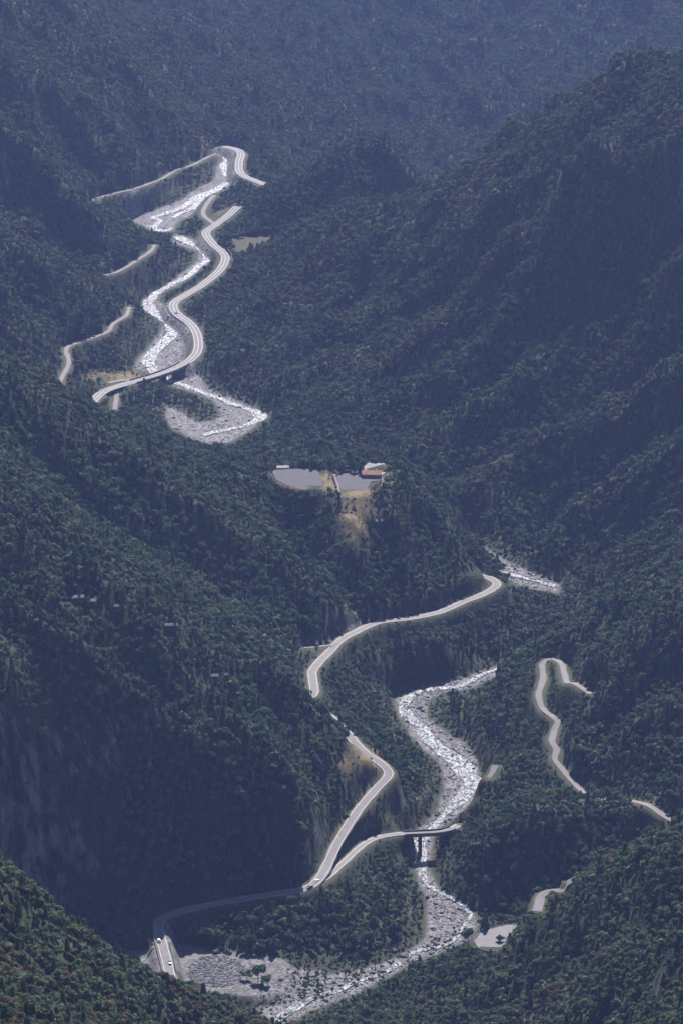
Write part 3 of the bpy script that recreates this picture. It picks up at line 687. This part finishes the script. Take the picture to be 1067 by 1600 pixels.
def pylon(px, py, h, label):
    x, y, z = castZ(px, py, 2500); bm = bmesh.new()
    box(bm, 0, 0, -1, .5, .5, h + 1, .6); e = tag(empty('utility_pole', (x, y, z)), label, 'pole', 'wooden utility poles')
    part('post', bm, M_WOOD, e); bm = bmesh.new(); box(bm, 0, 0, h - 1.2, 2.4, .18, .18); box(bm, 0, .02, h - 2.2, 1.8, .18, .18); part('crossarm', bm, M_STEEL, e)
pylon(428, 712, 11, 'left one of two utility poles behind the left car park'); pylon(452, 722, 12, 'right one of two utility poles behind the left car park')

# ------------------------------------------------------------------ cars
M_TYRE = mat('tyre', col=(.02, .02, .02))[0]; M_LAMP = mat('lamp_glass', col=(.7, .7, .7), rough=.2, spec=.5)[0]; M_RED = mat('tail_lamp', col=(.35, .02, .02), rough=.3)[0]
def car(px, py, colr, label, kname, toward=1):
    P = RL[kname][1]; qx, qy, _ = project(P[:, 0], P[:, 1], P[:, 2] + floorz(P[:, 1])); i = int(np.argmin((qy - py) ** 2 + .3 * (qx - px) ** 2)); i = min(max(i, 1), len(P) - 2)
    T = P[i + 1] - P[i - 1]; Nn = normals2(P)[i]; side = 1.5 * (1 if px > qx[i] else -1) * (1 if Nn[0] > 0 else -1)
    loc = (P[i, 0] + Nn[0] * side, P[i, 1] + Nn[1] * side, P[i, 2] + floorz(P[i, 1]) + .02)
    e = tag(empty('car', loc, math.atan2(T[1], T[0]) + (0 if toward > 0 else math.pi)), label, 'car')
    paint = mat('car_paint', col=colr, rough=.25, spec=.6)[0]
    prof = [(-2.05, .35), (-2.1, .75), (-1.95, .95), (-1.2, 1.0), (1.0, .98), (1.95, .8), (2.1, .6), (2.05, .35)]
    bm = bmesh.new(); a = [bm.verts.new((x, -.86, z)) for x, z in prof]; b = [bm.verts.new((x, .86, z)) for x, z in prof]; bm.faces.new(a); bm.faces.new(b[::-1])
    for q in range(8): bm.faces.new((a[q], b[q], b[(q + 1) % 8], a[(q + 1) % 8]))
    body = part('body', bm, paint, e, .04)
    bm = bmesh.new(); cab = [(-1.75, .97, .8), (-1.25, 1.42, .66), (.25, 1.42, .66), (.98, .97, .8)]
    a = [bm.verts.new((x, -y, z)) for x, z, y in cab]; b = [bm.verts.new((x, y, z)) for x, z, y in cab]; bm.faces.new(a); bm.faces.new(b[::-1])
    for q in range(4): bm.faces.new((a[q], b[q], b[(q + 1) % 4], a[(q + 1) % 4]))
    part('window', bm, M_GLASS, e); bm = bmesh.new(); box(bm, -.5, 0, 1.425, 1.5, 1.3, .04); part('roof', bm, paint, e)
    for x in (-1.3, 1.3):
        for s in (-1, 1):
            bm = bmesh.new(); bmesh.ops.create_cone(bm, cap_ends=True, segments=14, radius1=.32, radius2=.32, depth=.2); bmesh.ops.rotate(bm, verts=bm.verts, matrix=__import__('mathutils').Matrix.Rotation(math.pi / 2, 3, 'X'))
            w_ = part('wheel', bm, M_TYRE, e); w_.location = (x, s * .8, .32)
    for s in (-1, 1):
        bm = bmesh.new(); box(bm, 2.06, s * .6, .6, .08, .35, .14); part('headlight', bm, M_LAMP, e)
        bm = bmesh.new(); box(bm, -2.08, s * .62, .7, .08, .3, .14); part('tail_light', bm, M_RED, e)
car(247, 1471, (.55, .6, .68), 'pale blue car on the straight road near its shaded end', 'road', 1)
car(264, 1503, (.03, .035, .04), 'black car lower down the same straight road, nearer the trees', 'road', -1)
car(484, 1388, (.05, .05, .055), 'dark car at the sharp tip of the road fork', 'road', -1)
car(497, 1377, (.75, .75, .75), 'white car just right of the dark one at the road fork', 'side_road', 1)

# ------------------------------------------------------------------ vegetation
def leaf_mat(name, pal, brown, bf):
    m, t, b = mat(name, rough=.9, spec=.08); oi = N(t, 'ObjectInfo'); pos = geo_pos(t)
    c = ramp(t, oi.outputs['Random'], [(i / (len(pal) - 1), q) for i, q in enumerate(pal)])
    big = ramp(t, noise(t, .009, 5, pos, .65), [(.5, (0, 0, 0)), (.66, (1, 1, 1))])
    r2 = N(t, 'Math', operation='MULTIPLY'); t.links.new(big, r2.inputs[0]); r2.inputs[1].default_value = bf
    c = mix(t, r2.outputs[0], c, brown)
    v = ramp(t, noise(t, .9, 3, pos), [(.3, (.6, .6, .6)), (.7, (1.35, 1.35, 1.35))]); c = mix(t, 1.0, c, v, 'MULTIPLY')
    t.links.new(c, b.inputs['Base Color'])
    tr = N(t, 'BsdfTranslucent'); t.links.new(c, tr.inputs[0]); mx = N(t, 'MixShader'); mx.inputs[0].default_value = .28
    t.links.new(b.outputs[0], mx.inputs[1]); t.links.new(tr.outputs[0], mx.inputs[2]); t.links.new(mx.outputs[0], t.nodes['Material Output'].inputs[0]); return m
M_BARK = mat('bark', col=(.11, .085, .065))[0]; M_PALEBARK = mat('pale_bark', col=(.17, .15, .13))[0]
M_PINE = leaf_mat('pine_needles', [(.065, .105, .058), (.09, .136, .072), (.112, .152, .082), (.072, .116, .064)], (.085, .095, .06), .35)
M_OAK = leaf_mat('oak_leaves', [(.065, .11, .055), (.095, .145, .065), (.075, .125, .065), (.11, .14, .07)], (.11, .11, .06), .5)
M_RUST = leaf_mat('dry_leaves', [(.10, .09, .045), (.085, .085, .045), (.105, .088, .045), (.075, .085, .045)], (.12, .095, .055), .6)
M_TWIG = leaf_mat('bare_twigs', [(.085, .09, .065), (.105, .105, .08), (.075, .08, .06)], (.105, .095, .07), .6)
def crown_pts(kind, r, n):
    """leaf clump centres, outward directions"""
    out = []; 
    if kind == 'cone':
        h = rng.uniform(.12, 1, n) ** 1.1; ang = rng.uniform(0, 6.283, n); layer = np.floor(h * 8) / 8 + .03
        rad = 1.55 * (1 - layer) ** .8 * (.55 + .45 * rng.random(n)) + .1
        p = np.stack([np.cos(ang) * rad, np.sin(ang) * rad, 1.2 + h * 7.0], 1); d = np.stack([np.cos(ang), np.sin(ang), .6 + 0 * ang], 1)
    elif kind == 'column':
        h = rng.uniform(0, 1, n); ang = rng.uniform(0, 6.283, n); rad = .95 * np.sin(np.pi * (h * .9 + .06)) ** .5 * (.7 + .3 * rng.random(n))
        p = np.stack([np.cos(ang) * rad, np.sin(ang) * rad, .4 + h * 9.5], 1); d = np.stack([np.cos(ang), np.sin(ang), .3 + 0 * ang], 1)
    else:
        nl = {'round': 9, 'wide': 12, 'bare': 10}[kind]; zc, rr, rz, lr = {'round': (5.2, 1.35, 1.9, 1.05), 'wide': (4.3, 2.0, 1.5, 1.15), 'bare': (4.2, 1.6, 1.8, 1.1)}[kind]
        lob = rng.normal(size=(nl, 3)); lob /= np.linalg.norm(lob, axis=1)[:, None]; lob *= rng.uniform(.35, 1.05, (nl, 1)); lob[:, 2] = np.abs(lob[:, 2]) * 1.15 - .45
        lc = lob * (rr, rr, rz) + (0, 0, zc); q = rng.integers(0, nl, n); d = rng.normal(size=(n, 3)); d /= np.linalg.norm(d, axis=1)[:, None]
        d[:, 2] = np.where(d[:, 2] < -.3, -d[:, 2], d[:, 2]); lrad = lr * rng.uniform(.65, 1.15, nl)[q][:, None]
        p = lc[q] + d * lrad * rng.uniform(.6 if kind != 'bare' else .1, 1, (n, 1)) * (1, 1, .8)
    return p, d
def crown_mesh(kind, n, size, m):
    p, d = crown_pts(kind, 1, n); d = d / np.linalg.norm(d, axis=1)[:, None]; nn = d + rng.normal(size=(n, 3)) * .26; nn /= np.linalg.norm(nn, axis=1)[:, None]
    a = np.cross(nn, rng.normal(size=(n, 3))); a /= np.linalg.norm(a, axis=1)[:, None]; b = np.cross(nn, a); s = size * rng.uniform(.6, 1.3, (n, 1))
    if kind == 'bare': a *= 1.7; b *= .22
    V0 = np.stack([p + a * s, p + b * s * .8 - nn * s * .15, p - a * s * .9, p - b * s * .85 - nn * s * .15], 1).reshape(-1, 3)
    return V0, np.arange(4 * n).reshape(n, 4)
def trunk_mesh(h, r, limbs=5, spread=1.4):
    Vv = []; F = []
    def tube(p0, p1, r0, r1, sides=5):
        p0 = np.array(p0, float); p1 = np.array(p1, float); t = p1 - p0; t /= np.linalg.norm(t); a = np.cross(t, (.3, .9, .1)); a /= np.linalg.norm(a); b = np.cross(t, a); o = len(Vv)
        for p, rr in ((p0, r0), (p1, r1)):
            for i in range(sides): an = 6.283 * i / sides; Vv.append(p + (a * math.cos(an) + b * math.sin(an)) * rr)
        for i in range(sides): F.append((o + i, o + (i + 1) % sides, o + sides + (i + 1) % sides, o + sides + i))
    k = (rng.uniform(-.25, .25), rng.uniform(-.25, .25)); tube((0, 0, -1.2), (k[0], k[1], h * .5), r, r * .7); tube((k[0], k[1], h * .5), (k[0] * 1.6, k[1] * .6, h), r * .7, r * .25)
    for i in range(limbs):
        an = 6.283 * i / limbs + rng.uniform(-.4, .4); z = h * rng.uniform(.4, .8); tube((k[0], k[1], z), (k[0] + math.cos(an) * spread, k[1] + math.sin(an) * spread, z + h * .17), r * .4, r * .12, 4)
    return np.array(Vv), np.array(F)
KINDS = {  # name: (crown kind, material, trunk height, bark)
 'pine_tree': ('round', M_PINE, 5.6, M_BARK), 'oak_tree': ('wide', M_OAK, 4.6, M_BARK), 'fir_tree': ('cone', M_PINE, 7.6, M_BARK),
 'bare_tree': ('bare', M_TWIG, 5.0, M_PALEBARK), 'autumn_tree': ('wide', M_RUST, 4.6, M_BARK)}
protos = bpy.data.collections.new('tree_kinds'); PORDER = []
for kn, (ck, ml, th, bk) in KINDS.items():
    for v in range(2):
        cv_, cf = crown_mesh(ck, 230 if ck != 'bare' else 300, .62 if ck != 'bare' else .55, ml); tv, tf = trunk_mesh(th, .16, 3)
        me_o = mesh_from('%02d_%s' % (len(PORDER), kn), np.vstack([cv_, tv]), np.vstack([cf, tf + len(cv_)]), [ml, bk])
        mi = np.zeros(len(cf) + len(tf), np.int32); mi[len(cf):] = 1; me_o.data.polygons.foreach_set('material_index', mi)
        S.collection.objects.unlink(me_o); protos.objects.link(me_o); PORDER.append(kn)
# where trees stand
SP = 4.3; pts = []
ys = np.arange(1180, 5900, SP * .87); XX = []; YY = []
for i, y in enumerate(ys):
    hw = .125 * y; x = np.arange(-hw, hw, SP) + (SP / 2 if i % 2 else 0); XX.append(x); YY.append(np.full(len(x), y))
tx = np.concatenate(XX); ty = np.concatenate(YY); n = len(tx); tx = tx + rng.uniform(-1.5, 1.5, n); ty = ty + rng.uniform(-1.5, 1.5, n)
def samp(A): return sample(A, tx, ty)
tz = samp(Z); t_bed = samp(np.minimum(bed_sd, 60)); t_road = samp(np.minimum(road_near, 60)); t_sl = samp(slope); t_rock = samp(rockm); t_earth = samp(earth)
tpx, tpy, tpd = project(tx, ty, tz)
patch = fbm(tx / 60, ty / 90, 4, 51); patch2 = fbm(tx / 25, ty / 30, 3, 61)
bushes = (t_bed < -1) & (rng.random(n) < .6) & (tpy > 1455) & (patch2 > -.02)
keepm = ((t_bed > 2.2 + 2 * patch2) | bushes) & (t_road > 2.2) & (rng.random(n) > np.clip(t_rock * 1.1 - .1, 0, .6)) & (rng.random(n) > t_earth * .6) & (rng.random(n) > .04)
for k in yard_sd:
    if k != 'field': keepm &= samp(np.minimum(yard_sd[k], 40)) > 1.8
for (cx, cy, cr) in CLEAR: keepm &= np.hypot(tx - cx, ty - cy) > cr
keepm &= ~(inside(tx, ty, np.array(tp)))
def near_px(cx, cy, rx, ry): return np.hypot((tpx - cx) / rx, (tpy - cy) / ry)
scrub = np.minimum.reduce([near_px(560, 815, 36, 42), near_px(513, 755, 14, 20), near_px(190, 592, 70, 14)]) < 1 + .3 * patch2
# kinds by place
rnd = rng.random(n); kind = np.zeros(n, int)   # 0/1 pine 2/3 oak 4/5 fir 6/7 bare 8/9 autumn
pb = .04 + .4 * np.clip(patch * 1.6, 0, 1); riverside = (t_bed < 14)
right = (tpx > 650) & (tpy > 850); pb = np.where(right, pb + .1, pb); pb = np.where(riverside, .5, pb)
fgl = (ty < 2050) & (tx < -5)
kind = np.where(rnd < pb, 6, np.where(rnd < pb + .25, 2, np.where(rnd > .9, 4, 0)))
kind = np.where(fgl & (rng.random(n) < .42 + .3 * patch), 8, kind); kind = np.where((ty < 2100) & (tx > 0) & (rng.random(n) < .04 + .15 * patch), 8, kind)
kind = np.where((ty > 2900) & (patch > .25) & (rng.random(n) < .35), 8, kind)
kind = np.where(scrub, np.where(rng.random(n) < .6, 8, 6), kind)
kind = kind + rng.integers(0, 2, n)
sc_ = 1.12 * rng.uniform(.62, 1.15, n) * (1 + .4 * patch2); sc_ *= np.where(scrub, .38, 1) * np.where(bushes, .8, 1) * np.where(riverside, .62, 1) * np.where(t_rock > .35, .6, 1)
sc_ *= np.where(rng.random(n) < .05, 1.35, 1)
sc_ *= np.where((t_road < 9) & (ty < 2950), .35 + .45 * np.clip(t_road / 9, 0, 1), 1)
sc_ = np.clip(sc_, .22, 1.6)
# nothing grows so tall beside a road or the river that it hides it from the slope above
scr = np.zeros((1700, 1200), np.float32)
def stamp(px, py, d, r):
    xi = np.round(px).astype(int) + 50; yi = np.round(py).astype(int) + 50
    for a in range(-r, r + 1):
        ok = (xi + a >= 0) & (xi + a < 1200) & (yi >= 0) & (yi < 1700); scr[yi[ok], xi[ok] + a] = np.maximum(scr[yi[ok], xi[ok] + a], d[ok])
OPEN = {'road': [(0, 0, 1100, 1100), (470, 1192, 640, 1400), (190, 1395, 480, 1530), (545, 1150, 572, 1180)], 'side_road': [(470, 1290, 712, 1400), (758, 1190, 782, 1220)],
        'track': [(835, 1020, 890, 1112), (858, 1122, 880, 1140), (858, 1152, 915, 1240), (1000, 1250, 1060, 1290), (893, 1065, 925, 1086)],
        'hillside_track': [(735, 1445, 800, 1488)], 'upper_track': [(836, 1394, 856, 1424), (876, 1378, 894, 1398)], 'cut_road': [(470, 990, 530, 1020)]}
for k, (wd, P) in RL.items():
    Nn = normals2(P)
    for o in np.linspace(-wd / 2, wd / 2, 7):
        x = P[:, 0] + Nn[:, 0] * o; y = P[:, 1] + Nn[:, 1] * o; a, b_, d = project(x, y, P[:, 2] + floorz(y))
        if k in OPEN:
            ok = np.zeros(len(a), bool)
            for q in OPEN[k]: ok |= (a > q[0]) & (a < q[2]) & (b_ > q[1]) & (b_ < q[3])
        else: ok = np.ones(len(a), bool)
        for rep in np.linspace(0, 1, 4):
            stamp((a[:-1] * (1 - rep) + a[1:] * rep)[ok[1:]], (b_[:-1] * (1 - rep) + b_[1:] * rep)[ok[1:]], d[1:][ok[1:]], 1)
def stamp_poly(P, h):
    x = np.arange(P[:, 0].min(), P[:, 0].max(), .5); y = np.arange(P[:, 1].min(), P[:, 1].max(), 1.2); A, B = np.meshgrid(x, y); m = inside(A, B, P)
    stamp(*project(A[m], B[m], h + floorz(B[m])), 0)
for P in BEDW.values(): stamp_poly(P, 0.)
for P, h in YW.values(): stamp_poly(P, h)
cs = np.cumsum(scr > 0, axis=0).astype(np.int32)
def blocked(f):
    top = project(tx, ty, tz + 7.2 * f)[1]; xi = np.clip(np.round(tpx).astype(int) + 50, 6, 1190); y0 = np.clip(np.round(top).astype(int) + 50, 1, 1698); y1 = np.clip(np.round(tpy).astype(int) + 50, 1, 1698)
    r = np.zeros(n, bool); inb = (tpx > -20) & (tpx < 1090) & (tpy > -20) & (top < 1640)
    for dx in (-5, -2, 0, 2, 5):
        cnt = cs[y1, xi + dx] - cs[np.minimum(y0, y1) - 1, xi + dx]
        dep = np.zeros(n, np.float32)
        for fr in np.linspace(0, 1, 12): dep = np.maximum(dep, scr[np.clip((y0 + (y1 - y0) * fr).astype(int), 0, 1699), xi + dx])
        r |= (cnt > 1) & (dep > tpd - 3) & (dep < tpd + np.where(tpy > 1350, 150, 75))
    return r & inb
b1 = blocked(sc_) & ~bushes; sc_ = np.where(b1, sc_ * .5, sc_); b2 = blocked(sc_) & ~bushes; sc_ = np.where(b2, sc_ * .5, sc_); b3 = blocked(sc_); keepm &= ~(b3 & ~bushes)
sel = np.nonzero(keepm)[0]
# visible from the viewpoint? (each fan column is a vertical plane through it)
el = (Z - CAMZ) / GY; run = np.maximum.accumulate(el, axis=0)
def visible(i, f=6.0): return (tz[i] + f * sc_[i] - CAMZ) / ty[i] > sample(np.vstack([run[:1], run[:-1]]), tx[i], ty[i]) - .0003
vis = np.zeros(n, bool); vis[sel] = visible(sel); vis &= (tpx > 3) & (tpx < 1064) & (tpy > 3) & (tpy < 1608)
cand = np.nonzero(vis & keepm)[0]; cand = cand[np.argsort(-(sc_[cand] / tpd[cand]))]; big = cand[:288]
# forest as one mass
rest = np.setdiff1d(sel, big)
def group_tree():
    g = bpy.data.node_groups.new('forest_scatter', 'GeometryNodeTree'); g.interface.new_socket('Geometry', in_out='INPUT', socket_type='NodeSocketGeometry'); g.interface.new_socket('Geometry', in_out='OUTPUT', socket_type='NodeSocketGeometry')
    gi_, go = g.nodes.new('NodeGroupInput'), g.nodes.new('NodeGroupOutput'); ip = g.nodes.new('GeometryNodeInstanceOnPoints'); ci = g.nodes.new('GeometryNodeCollectionInfo')
    ci.inputs[0].default_value = protos; ci.inputs['Separate Children'].default_value = True; ip.inputs['Pick Instance'].default_value = True
    def at(nm, ty_): q = g.nodes.new('GeometryNodeInputNamedAttribute'); q.data_type = ty_; q.inputs[0].default_value = nm; return q.outputs[0]
    g.links.new(gi_.outputs[0], ip.inputs['Points']); g.links.new(ci.outputs[0], ip.inputs['Instance']); g.links.new(at('tree_kind', 'INT'), ip.inputs['Instance Index'])
    g.links.new(at('tree_rot', 'FLOAT_VECTOR'), ip.inputs['Rotation']); g.links.new(at('tree_scale', 'FLOAT_VECTOR'), ip.inputs['Scale']); g.links.new(ip.outputs[0], go.inputs[0]); return g
me = bpy.data.meshes.new('forest'); me.vertices.add(len(rest)); me.vertices.foreach_set('co', np.stack([tx[rest], ty[rest], tz[rest]], 1).astype(np.float32).ravel())
a = me.attributes.new('tree_kind', 'INT', 'POINT'); a.data.foreach_set('value', kind[rest].astype(np.int32))
R = np.stack([rng.uniform(-.08, .08, len(rest)), rng.uniform(-.08, .08, len(rest)), rng.uniform(0, 6.28, len(rest))], 1).astype(np.float32)
a = me.attributes.new('tree_rot', 'FLOAT_VECTOR', 'POINT'); a.data.foreach_set('vector', R.ravel())
sr = sc_[rest]; wd_ = sr * rng.uniform(.9, 1.2, len(rest)); a = me.attributes.new('tree_scale', 'FLOAT_VECTOR', 'POINT'); a.data.foreach_set('vector', np.stack([wd_, wd_, sr * rng.uniform(.85, 1.2, len(rest))], 1).astype(np.float32).ravel())
fo = bpy.data.objects.new('forest', me); S.collection.objects.link(fo); md = fo.modifiers.new('scatter', 'NODES'); md.node_group = group_tree(); tag(fo, kind='stuff')
print('TREES', len(rest), 'big y', ty[big].max())
# the nearest trees, one by one
LAB = {'pine_tree': ('dark green pine', 'pine'), 'oak_tree': ('broad olive green tree', 'tree'), 'fir_tree': ('pointed dark green fir', 'fir'), 'bare_tree': ('leafless grey brown tree', 'tree'), 'autumn_tree': ('rust brown leaved tree', 'tree')}
NEAR = {}
for kn, (ck, ml, th, bk) in KINDS.items():
    L_ = []
    for v in range(4):
        cv_, cf = crown_mesh(ck, 1100 if ck != 'bare' else 1300, .30 if ck != 'bare' else .34, ml); tv, tf = trunk_mesh(th, .18, 7)
        c_o = mesh_from('crown', cv_, cf, ml); t_o = mesh_from('trunk', tv, tf, bk); L_.append((c_o.data, t_o.data)); bpy.data.objects.remove(c_o); bpy.data.objects.remove(t_o)
    NEAR[kn] = L_
def tree(kn, loc, s, label, cat, group, hs=1.0):
    e = empty(kn, loc, rng.uniform(0, 6.28)); e.scale = (s, s, s * hs); tag(e, label, cat, group); c_, t_ = NEAR[kn][int(rng.integers(0, 4))]
    for nm, dd in (('crown', c_), ('trunk', t_)):
        o = bpy.data.objects.new(nm, dd); S.collection.objects.link(o); o.parent = e
    return e
for i in big:
    kn = PORDER[kind[i]]; where = 'on the lower left foreground slope' if tx[i] < 0 else 'on the lower right foreground slope'
    tree(kn, (tx[i], ty[i], tz[i]), sc_[i], '%s in the wood %s' % (LAB[kn][0], where), LAB[kn][1], '%ss %s' % (LAB[kn][0], where))
cv_, cf = crown_mesh('column', 900, .3, M_PINE); tv, tf = trunk_mesh(4, .15, 0)
def special(px, py, s, label, kn='cypress_tree', hs=1.0, dmin=2100, dz=0):
    x, y, z = castZ(px, py, dmin); z += dz
    if kn == 'cypress_tree':
        e = tag(empty(kn, (x, y, z)), label, 'cypress'); e.scale = (s, s, s); mesh_from('crown', cv_, cf, M_PINE, e); mesh_from('trunk', tv, tf, M_BARK, e)
    else: tree(kn, (x, y, z), s, label, 'tree', None, hs)
special(220, 1482, 1.1, 'dark columnar cypress left of the road with the two cars')
special(347, 1484, .95, 'small conical fir at the back edge of the gravel yard', 'fir_tree', .8)
special(404, 1536, 1.9, 'big round dark tree at the right end of the gravel yard', 'oak_tree', 1.25, 2100, -3.5)
special(418, 1540, 1.4, 'lower round tree touching the right of the big round yard tree', 'oak_tree', 1.1, 2100, -2.5)
special(386, 1532, 1.4, 'smaller tree touching the left of the big round yard tree', 'oak_tree', 1.0, 2100, -2.5)
special(781, 1472, 1.0, 'low bushy tree growing in the crook of the lower right hairpin', 'oak_tree', 1.0, 1900, -2.2)
special(237, 1484, .7, 'small bush between the cypress and the road', 'oak_tree', .8)

# ------------------------------------------------------------------ rocks
def rock_mesh(seed, m, r=1.0):
    bm = bmesh.new(); bmesh.ops.create_icosphere(bm, subdivisions=2, radius=r); rr = random.Random(seed)
    ax = [(Vector((rr.uniform(-1, 1), rr.uniform(-1, 1), rr.uniform(-1, 1))).normalized(), rr.uniform(.45, .85)) for _ in range(9)]
    for v in bm.verts:
        for a_, d_ in ax:
            q = v.co.dot(a_) - d_ * r
            if q > 0: v.co -= a_ * q
        v.co.z *= .75
    me = bpy.data.meshes.new('boulder'); bm.to_mesh(me); bm.free(); me.materials.append(m); return me
M_ROCK = road_mat('river_rock', (.22, .215, .21), (.09, .09, .09)); M_DROCK = road_mat('dumped_rock', (.16, .16, .175), (.07, .07, .08))
RM = [rock_mesh(i, M_ROCK) for i in range(5)]; DM = [rock_mesh(20 + i, M_DROCK) for i in range(3)]
def rocks(name, px, X_, Y_, s, mesh_list):
    """many loose stones as one mass"""
    base = [np.array([v.co[:] for v in q.vertices]) for q in mesh_list]; fb = [np.array([p.vertices[:] for p in q.polygons]) for q in mesh_list]; Vv = []; F = []; o = 0; zz = sample(Z, X_, Y_)
    for i in range(len(X_)):
        k = i % len(base); a_ = rng.uniform(0, 6.28); c_, s_ = math.cos(a_), math.sin(a_); v = base[k] * s[i] * (rng.uniform(.8, 1.5), 1, rng.uniform(.6, 1.1))
        Vv.append(np.stack([v[:, 0] * c_ - v[:, 1] * s_ + X_[i], v[:, 0] * s_ + v[:, 1] * c_ + Y_[i], v[:, 2] + zz[i] + s[i] * .15], 1)); F.append(fb[k] + o); o += len(v)
    return tag(mesh_from(name, np.vstack(Vv), np.vstack(F), mesh_list[0].materials[0]), kind='stuff')
RXs, RYs = [], []
for k, cnt in (('d', 4200), ('c', 900), ('b', 1500), ('a', 300)):
    P = BEDW[k]; x = rng.uniform(P[:, 0].min(), P[:, 0].max(), cnt * 8); y = rng.uniform(P[:, 1].min(), P[:, 1].max(), cnt * 8); m = inside(x, y, P); RXs.append(x[m][:cnt]); RYs.append(y[m][:cnt])
RXs = np.concatenate(RXs); RYs = np.concatenate(RYs); rocks('river_stones', 0, RXs, RYs, .3 + rng.pareto(3.2, len(RXs)).clip(0, 3) * .42, RM)
ang = rng.uniform(0, 6.28, 700); q = np.sqrt(rng.random(700)); a_ = W(338, 1512, 7); Rx = a_[0] + np.cos(ang) * q * 16 ; Ry = a_[1] + np.sin(ang) * q * 22
rocks('rubble', 0, Rx, Ry, rng.uniform(.35, 1.0, 700), DM)
BOUL = [(659,1077,2.2,'dark boulder at the head of the lower rapids beside the left bank'),(655,1108,2.0,'dark boulder in midstream where the white water begins'),(706,1182,1.6,'boulder in the widest pool of the lower river'),
        (668,1405,1.6,'boulder on the left shore just below the gorge'),(632,1497,2.6,'large dark rock lying beside the lowest track in the river bed'),(615,1488,1.9,'rounded rock above and left of the large dark one in the river bed'),
        (560,1530,1.6,'grey rock in the middle of the lowest gravel bed'),(575,967,0,''),(440,1535,1.8,'rock at the left end of the lowest gravel bed'),(488,1540,1.5,'pale rock under the bank of the lowest gravel bed'),(735,880,0,'')]
for px, py, s, lb in BOUL:
    if not lb: continue
    x, y, z = castZ(px, py, 2050); o = bpy.data.objects.new('boulder', RM[int(rng.integers(0, 5))] if 'dark' not in lb else DM[0]); S.collection.objects.link(o); o.location = (x, y, z + s * .3); o.scale = (s * 1.2, s, s); o.rotation_euler.z = rng.uniform(0, 6); tag(o, lb, 'boulder', 'boulders in the river bed')
bm = bmesh.new(); box(bm, 0, 0, -.5, .9, .9, 2.6, .8); x, y, z = castZ(650, 1260, 2200); o = part('marker_post', bm, M_WHITE); o.location = (x, y, z + 1.0); tag(o, 'small white block post in the trees above the gorge bridge', 'post')

# ------------------------------------------------------------------ air
HZ = 2.4e-5
m = bpy.data.materials.new('haze'); m.use_nodes = True; t = m.node_tree; t.nodes.clear(); o_ = t.nodes.new('ShaderNodeOutputMaterial'); pv = t.nodes.new('ShaderNodeVolumePrincipled')
pv.inputs['Color'].default_value = (.32, .45, 1.0, 1); pv.inputs['Density'].default_value = HZ; pv.inputs['Anisotropy'].default_value = .3; t.links.new(pv.outputs[0], o_.inputs['Volume'])
bm = bmesh.new(); z0 = float(Z.min()) - 1.5; z1 = max(CAMZ + 12, float(Z.max()) + 15); box(bm, 0, 2900, z0, 3000, 7000, z1 - z0)
if HZ > 0: tag(part('haze', bm, m), kind='stuff')
